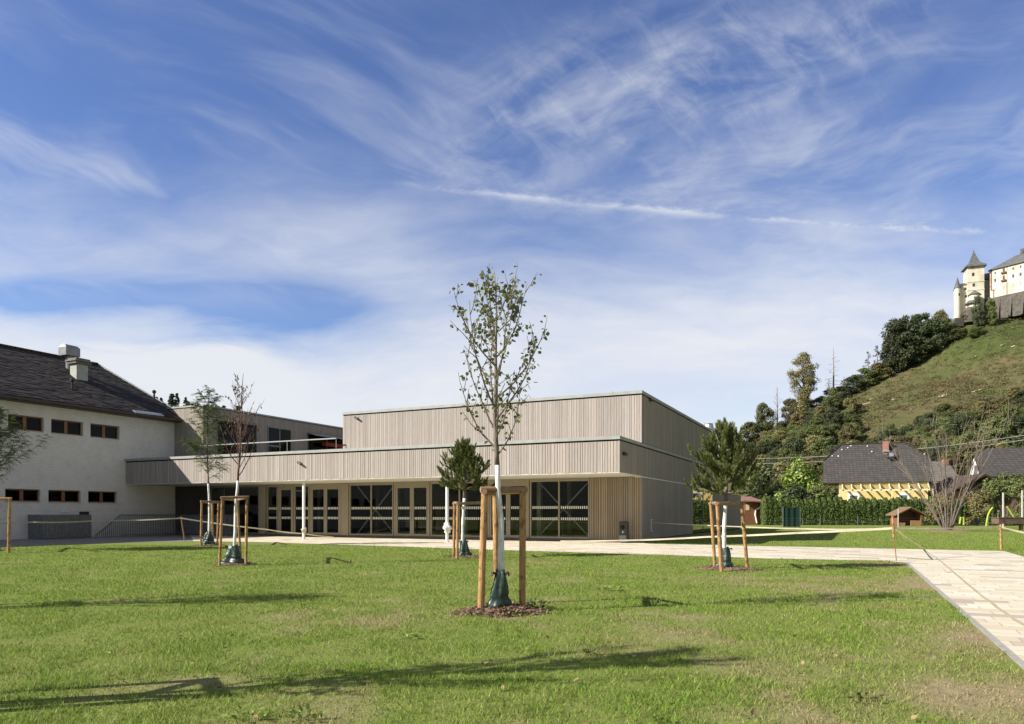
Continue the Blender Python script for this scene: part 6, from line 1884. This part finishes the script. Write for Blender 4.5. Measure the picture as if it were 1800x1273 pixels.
# ------------------------------------------------------------------ hedge, garden, playground
def leaf_blob(m, c, R, n, r, L, sq=1.0, up=0.3):
    for _ in range(n):
        o = rvec(r); rr = r.uniform(0.6, 1.05); p = Vector(c) + Vector((o.x * R[0] * rr, o.y * R[1] * rr, o.z * R[2] * rr))
        nr = (o + rvec(r) * 0.7 + Vector((0, 0, up))).normalized(); d = nr.cross(rvec(r)).normalized(); s = d.cross(nr); l = L * r.uniform(.6, 1.3)
        m.poly([p - d * l * .5, p + s * l * .32, p + d * l * .5, p - s * l * .32])
Dh = 84.0
hd = thing('thuja_hedge', 'dense clipped green thuja hedge across the far end of the lawn', 'hedge', (xx(1490, Dh), Dh, 0))
r = random.Random(31); m = MB(); core = MB()
x = xx(1344, Dh)
while x < xx(1742, Dh):
    w = r.uniform(0.7, 1.1); h = zz(877, Dh) + r.uniform(-0.18, 0.22) + (0.4 if x < xx(1350, Dh) else 0)
    core.box(x - w * .42, x + w * .42, Dh - 0.45, Dh + 0.45, 0, h - 0.45)
    for _ in range(1500):
        f = r.random(); z = h * (1 - f ** 1.3) ; taper = 1.0 if z < h * 0.75 else max(0.15, (h - z) / (h * 0.25)) ** 0.6
        a = r.random() * 6.283; rr = r.uniform(0.85, 1.1)
        p = Vector((x + math.cos(a) * w * 0.58 * taper * rr, Dh + math.sin(a) * 0.62 * taper * rr, z)); o = Vector((math.cos(a), math.sin(a), 0.25))
        nr = (o + rvec(r) * 0.55).normalized(); d = (Vector((0, 0, 1)) + rvec(r) * 0.5).normalized(); s = d.cross(nr).normalized(); l = r.uniform(.10, .22)
        m.poly([p - d * l * .5, p + s * l * .28, p + d * l * .6, p - s * l * .28])
    x += w * 0.70
core.build('branches', M_fol_dark, hd); m.build('foliage', M_hedge, hd)
def shrub(name, label, cat, x, D, ybase, ytop, wpx, material, seed, n=2600, L=0.30, clumps=12, group=None, openw=1.0):
    X = xx(x, D); z0 = 0; zt = zz(ytop, D); R = wpx / F * D / 2
    r = random.Random(seed); t = thing(name, label, cat, (X, D, 0), group); m = MB(); st = MB()
    for i in range(clumps):
        a = r.random() * 6.283; q = R * 0.75 * math.sqrt(r.random()); zc = r.uniform(0.12, 0.82) * zt; q *= (1.1 - 0.55 * (zc / zt) ** 2)
        c = Vector((X + math.cos(a) * q, D + math.sin(a) * q * 0.8, zc)); cr = R * r.uniform(0.28, 0.42)
        st.tube([Vector((X + 0.1 * math.cos(a), D + 0.1 * math.sin(a), 0)), (Vector((X, D, 0)) + c) / 2 + Vector((0, 0, zc * .12)), c], [0.05, 0.035, 0.015], 5, cap=False)
        leaf_blob(m, c, (cr, cr, min(cr, zt * 0.3) * 0.9), n // clumps, r, L)
    leaf_blob(m, (X, D, zt * 0.72), (R * 0.5, R * 0.45, zt * 0.28), n // 6, r, L)
    st.build('stems', M_bark, t); m.build('foliage', material, t); return t
shrub('laurel_tree', 'rounded bright yellow green tree left of the yellow house', 'tree', 1405, 90, 905, 800, 88, M_fol_bright, 1, 5200, 0.36, 16)
shrub('dark_shrub', 'dark green shrub between the bright tree and the pergola', 'shrub', 1447, 88, 905, 846, 62, M_fol_green, 2, 3000, 0.30)
shrub('dark_shrub', 'dark shrub in front of the bright tree, behind the hedge', 'shrub', 1398, 87, 905, 848, 66, M_fol_dark, 3, 3000, 0.30)
shrub('rough_shrub', 'grey green shrub at the hedge end behind the bare multi stemmed tree', 'shrub', 1655, 80, 920, 868, 66, M_fol_olive, 4, 3000, 0.25)
shrub('rough_shrub', 'tall grey green shrub under the white gable', 'shrub', 1768, 84, 915, 828, 90, M_fol_green, 5, 5000, 0.25, 18)
shrub('rough_shrub', 'grey green shrub between the barn and the swing frame', 'shrub', 1718, 80, 918, 860, 66, M_fol_olive, 6, 3400, 0.25)
shrub('rough_shrub', 'leafy shrub at the far right edge behind the grey poles', 'shrub', 1812, 78, 920, 826, 84, M_fol_green, 7, 4000, 0.26, 16)
shrub('dark_shrub', 'dark tree mass behind the brown shed', 'tree', 1345, 104, 900, 815, 90, M_fol_dark, 8, 4200, 0.42, 16)
shrub('dark_shrub', 'olive tree mass left of the bright tree', 'tree', 1372, 112, 900, 806, 84, M_fol_olive, 9, 4200, 0.42, 16)
# bare multi stemmed tree
D5 = 54.0; base = Vector((xx(1666, D5), D5, 0)); r = random.Random(12)
bt = thing('bare_tree', 'tall bare multi stemmed tree in a mulch circle on the far lawn', 'tree', tuple(base)); m = MB(); tw_ = MB(); lf = MB()
for i in range(13):
    a = i * 2.4; el = math.radians(r.uniform(62, 84)); L = r.uniform(6.5, 9.6)
    d = Vector((math.cos(a) * math.cos(el), math.sin(a) * math.cos(el), math.sin(el)))
    cp = curve_pts(base + Vector((math.cos(a), math.sin(a), 0)) * 0.22, d, L, 9, r, 0.0, 0.07); m.tube(cp, [0.05 * (1 - k / 10) + 0.007 for k in range(10)], 6, cap=False)
    for k in range(2, 10):
        for q in range(2):
            dd = (cp[k] - cp[k - 1]).normalized(); sd_ = (dd + rvec(r) * 0.55).normalized(); l2 = r.uniform(0.8, 2.4); tp = curve_pts(cp[k], sd_, l2, 4, r, 0.03, 0.12); tw_.tube(tp, [0.013, 0.011, 0.009, 0.007, 0.005], 4, cap=False)
            if r.random() < 0.5:
                for e in range(2): leaf(lf, tp[r.randint(1, 4)], rvec(r), rvec(r), 0.14, 0.08)
m.build('stems', M_bark, bt); tw_.build('twigs', mat('grey_twig', (0.17, 0.14, 0.12), (0.24, 0.2, 0.17), 3, 0.9), bt); lf.build('foliage', M_fol_olive, bt)
m = MB(); m.lathe(base, [(1.7, 0.0), (1.5, 0.05), (0.7, 0.10), (0.1, 0.12)], 24, fn=lambda t, z: 1 + 0.12 * math.sin(3 * t) + 0.08 * math.sin(7 * t)); o = m.build('mulch_patch', M_mulch, None, origin=tuple(base)); tag(o, 'brown mulch circle under the bare multi stemmed tree', 'mulch')
# playhouse
Dp = 79.0; ph = thing('playhouse', 'small brown wooden playhouse with pitched roof and open front at the hedge', 'playhouse', (xx(1600, Dp), Dp, 0))
xa, xb = xx(1578, Dp), xx(1621, Dp); xm = (xa + xb) / 2; zw, zr = zz(903, Dp), zz(893.5, Dp)
m = MB(); m.box(xa, xa + .12, Dp, Dp + 1.6, 0, zw); m.box(xb - .12, xb, Dp, Dp + 1.6, 0, zw); m.box(xa + .12, xb - .12, Dp + 1.5, Dp + 1.6, 0, zw); m.poly([(xa, Dp + 1.55, zw), (xb, Dp + 1.55, zw), (xm, Dp + 1.55, zr)]); m.build('wall', M_brownwood, ph)
m = MB(); m.box(xm + 0.1, xb - .13, Dp + .02, Dp + .10, 0, zz(915, Dp)); m.box(xa + .13, xm - .5, Dp + .02, Dp + .10, 0, zz(919, Dp)); m.build('front_rail', M_stake, ph)
m = MB()
for a_, z_a, b_, z_b in ((xa - .35, zw - .22, xm, zr + .03), (xm, zr + .03, xb + .35, zw - .22)): m.hexa([(a_, Dp - .3, z_a), (b_, Dp - .3, z_b), (b_, Dp + 1.9, z_b), (a_, Dp + 1.9, z_a), (a_, Dp - .3, z_a + .12), (b_, Dp - .3, z_b + .12), (b_, Dp + 1.9, z_b + .12), (a_, Dp + 1.9, z_a + .12)])
m.build('roof', mat('playhouse_roof', (0.16, 0.10, 0.065), (0.22, 0.14, 0.09), 3, 0.8), ph)
m = MB(); m.box(xa + .13, xa + .42, Dp + .3, Dp + 1.2, 0, .45); m.build('bench', M_brownwood, ph)
# green windscreen net
Dn = 70.0; ns = thing('green_netting', 'dark green netting panel on posts in front of the hedge', 'netting', (xx(1390, Dn), Dn, 0))
m = MB(); n = 14
for i in range(n):
    a = xx(1377 + 29 * i / n, Dn); b_ = xx(1377 + 29 * (i + 1) / n, Dn); ya, yb = Dn + 0.03 * math.sin(i * 1.3), Dn + 0.03 * math.sin((i + 1) * 1.3)
    m.hexa([(a, ya, 0.05), (b_, yb, 0.05), (b_, yb + .01, 0.05), (a, ya + .01, 0.05), (a, ya, 1.9), (b_, yb, 1.88), (b_, yb + .01, 1.88), (a, ya + .01, 1.9)])
m.build('net', mat('green_net', (0.004, 0.022, 0.018), (0.007, 0.032, 0.026), 3, 0.7), ns)
for x in (1376.5, 1406.5): m = MB(); q = xx(x, Dn); m.tube([(q, Dn, 0), (q, Dn, 1.98)], 0.04, 8); m.build('net_post', M_steel, ns)
# thin wire fence
Df = 66.0; fn = thing('wire_fence', 'thin green wire fence on slim posts at the end of the lawn', 'fence', (xx(1550, Df), Df, 0))
m = MB()
for z in (0.08, 0.3, 0.5, 0.7, 0.9): m.bar((xx(1345, Df), Df, z), (xx(1830, Df), Df, z), 0.008, 0.008)
m.build('wire', M_steel, fn)
for x in (1442, 1508, 1659, 1737, 1810): m = MB(); q = xx(x, Df); m.tube([(q, Df, 0), (q, Df, 1.15)], 0.025, 6); m.build('fence_post', M_steel, fn)
m = MB(); q = xx(1579, Df); m.tube([(q, Df, 0), (q, Df, 1.75)], 0.05, 8); m.build('fence_post', M_concrete, fn)
# playground pieces
Dg = 70.0
M_lime = mat('lime_plastic', (0.34, 0.42, 0.05), (0.42, 0.50, 0.08), 3, 0.4)
def arch(label, pts_):
    m = MB(); m.tube([Vector((xx(x, Dg), Dg, zz(y, Dg))) for x, y in pts_], 0.085, 8); o = m.build('play_arch', M_lime, None, origin=(xx(pts_[0][0], Dg), Dg, 0)); tag(o, label, 'play arch', 'lime playground arches')
arch('lime yellow curved play arch leaning right, left of the swing seat', [(1733.5, 925), (1735, 915), (1737.5, 904), (1741, 897), (1745, 892.5)])
arch('lime yellow curved play arch leaning left, right of the swing seat', [(1770, 891), (1774, 896), (1778, 903), (1782, 909)])
arch('short lime yellow post beside the bare multi stemmed tree, left one', [(1687, 921), (1688, 915), (1689, 909)])
arch('short lime yellow post beside the bare multi stemmed tree, right one', [(1694, 923), (1694, 916), (1693.5, 909)])
m = MB(); q0, q1 = xx(1745, Dg), xx(1756, Dg); z = zz(914, Dg); m.box(q0, q1, Dg, Dg + .25, z, z + .06)
for q in (q0 + .04, q1 - .04): m.tube([(q, Dg + .12, z), (q + .05, Dg + .12, zz(897, Dg))], 0.018, 6)
o = m.build('swing_seat', M_concrete, None, origin=(q0, Dg, 0)); tag(o, 'pale swing seat hanging between the lime arches', 'swing')
for i, (x, yt, lb) in enumerate(((1763.5, 866, 'tall grey playground pole, left of the two'), (1797, 862, 'tall grey playground pole at the right edge'))):
    d = 66.5; q = xx(x, d); m = MB(); m.tube([(q, d, 0), (q, d, zz(yt, d))], 0.08, 10); o = m.build('metal_pole', M_concrete, None, origin=(q, d, 0)); tag(o, lb, 'pole', 'grey playground poles')
d = 58.0; tb = thing('timber_trough', 'weathered brown timber trough raised on short legs at the right edge', 'trough', (xx(1785, d), d, 0))
m = MB(); m.box(xx(1756, d), xx(1806, d), d, d + .9, zz(921, d), zz(911, d)); m.box(xx(1755, d), xx(1807, d), d - .03, d + .93, zz(911, d) + .002, zz(909.5, d)); m.build('trough_body', mat('old_timber', (0.11, 0.075, 0.055), (0.16, 0.115, 0.085), 2, 0.85, stretch=(.6, 6, 6), bump=0.2), tb)
for x in (1762, 1800): m = MB(); m.box(xx(x, d) - .08, xx(x, d) + .08, d + .2, d + .5, 0, zz(921, d)); m.build('leg', M_bar, tb)
# power lines
for i, (ya, yb, dd) in enumerate(((806, 762, 0), (815, 770, 0.6))):
    m = MB(); a, b_ = P(1285, ya, 118 + dd), P(1860, yb - 6, 92 + dd); pts_ = [a.lerp(b_, k / 24) - Vector((0, 0, 1.0 * 4 * (k / 24) * (1 - k / 24))) for k in range(25)]
    m.tube(pts_, 0.035, 5); o = m.build('power_line', mat('cable_grey' + str(i), (0.30, 0.30, 0.29), rough=0.6), None, origin=tuple(a)); tag(o, ('upper' if i == 0 else 'lower') + ' overhead cable strung in front of the wooded hill', 'cable', 'overhead cables')
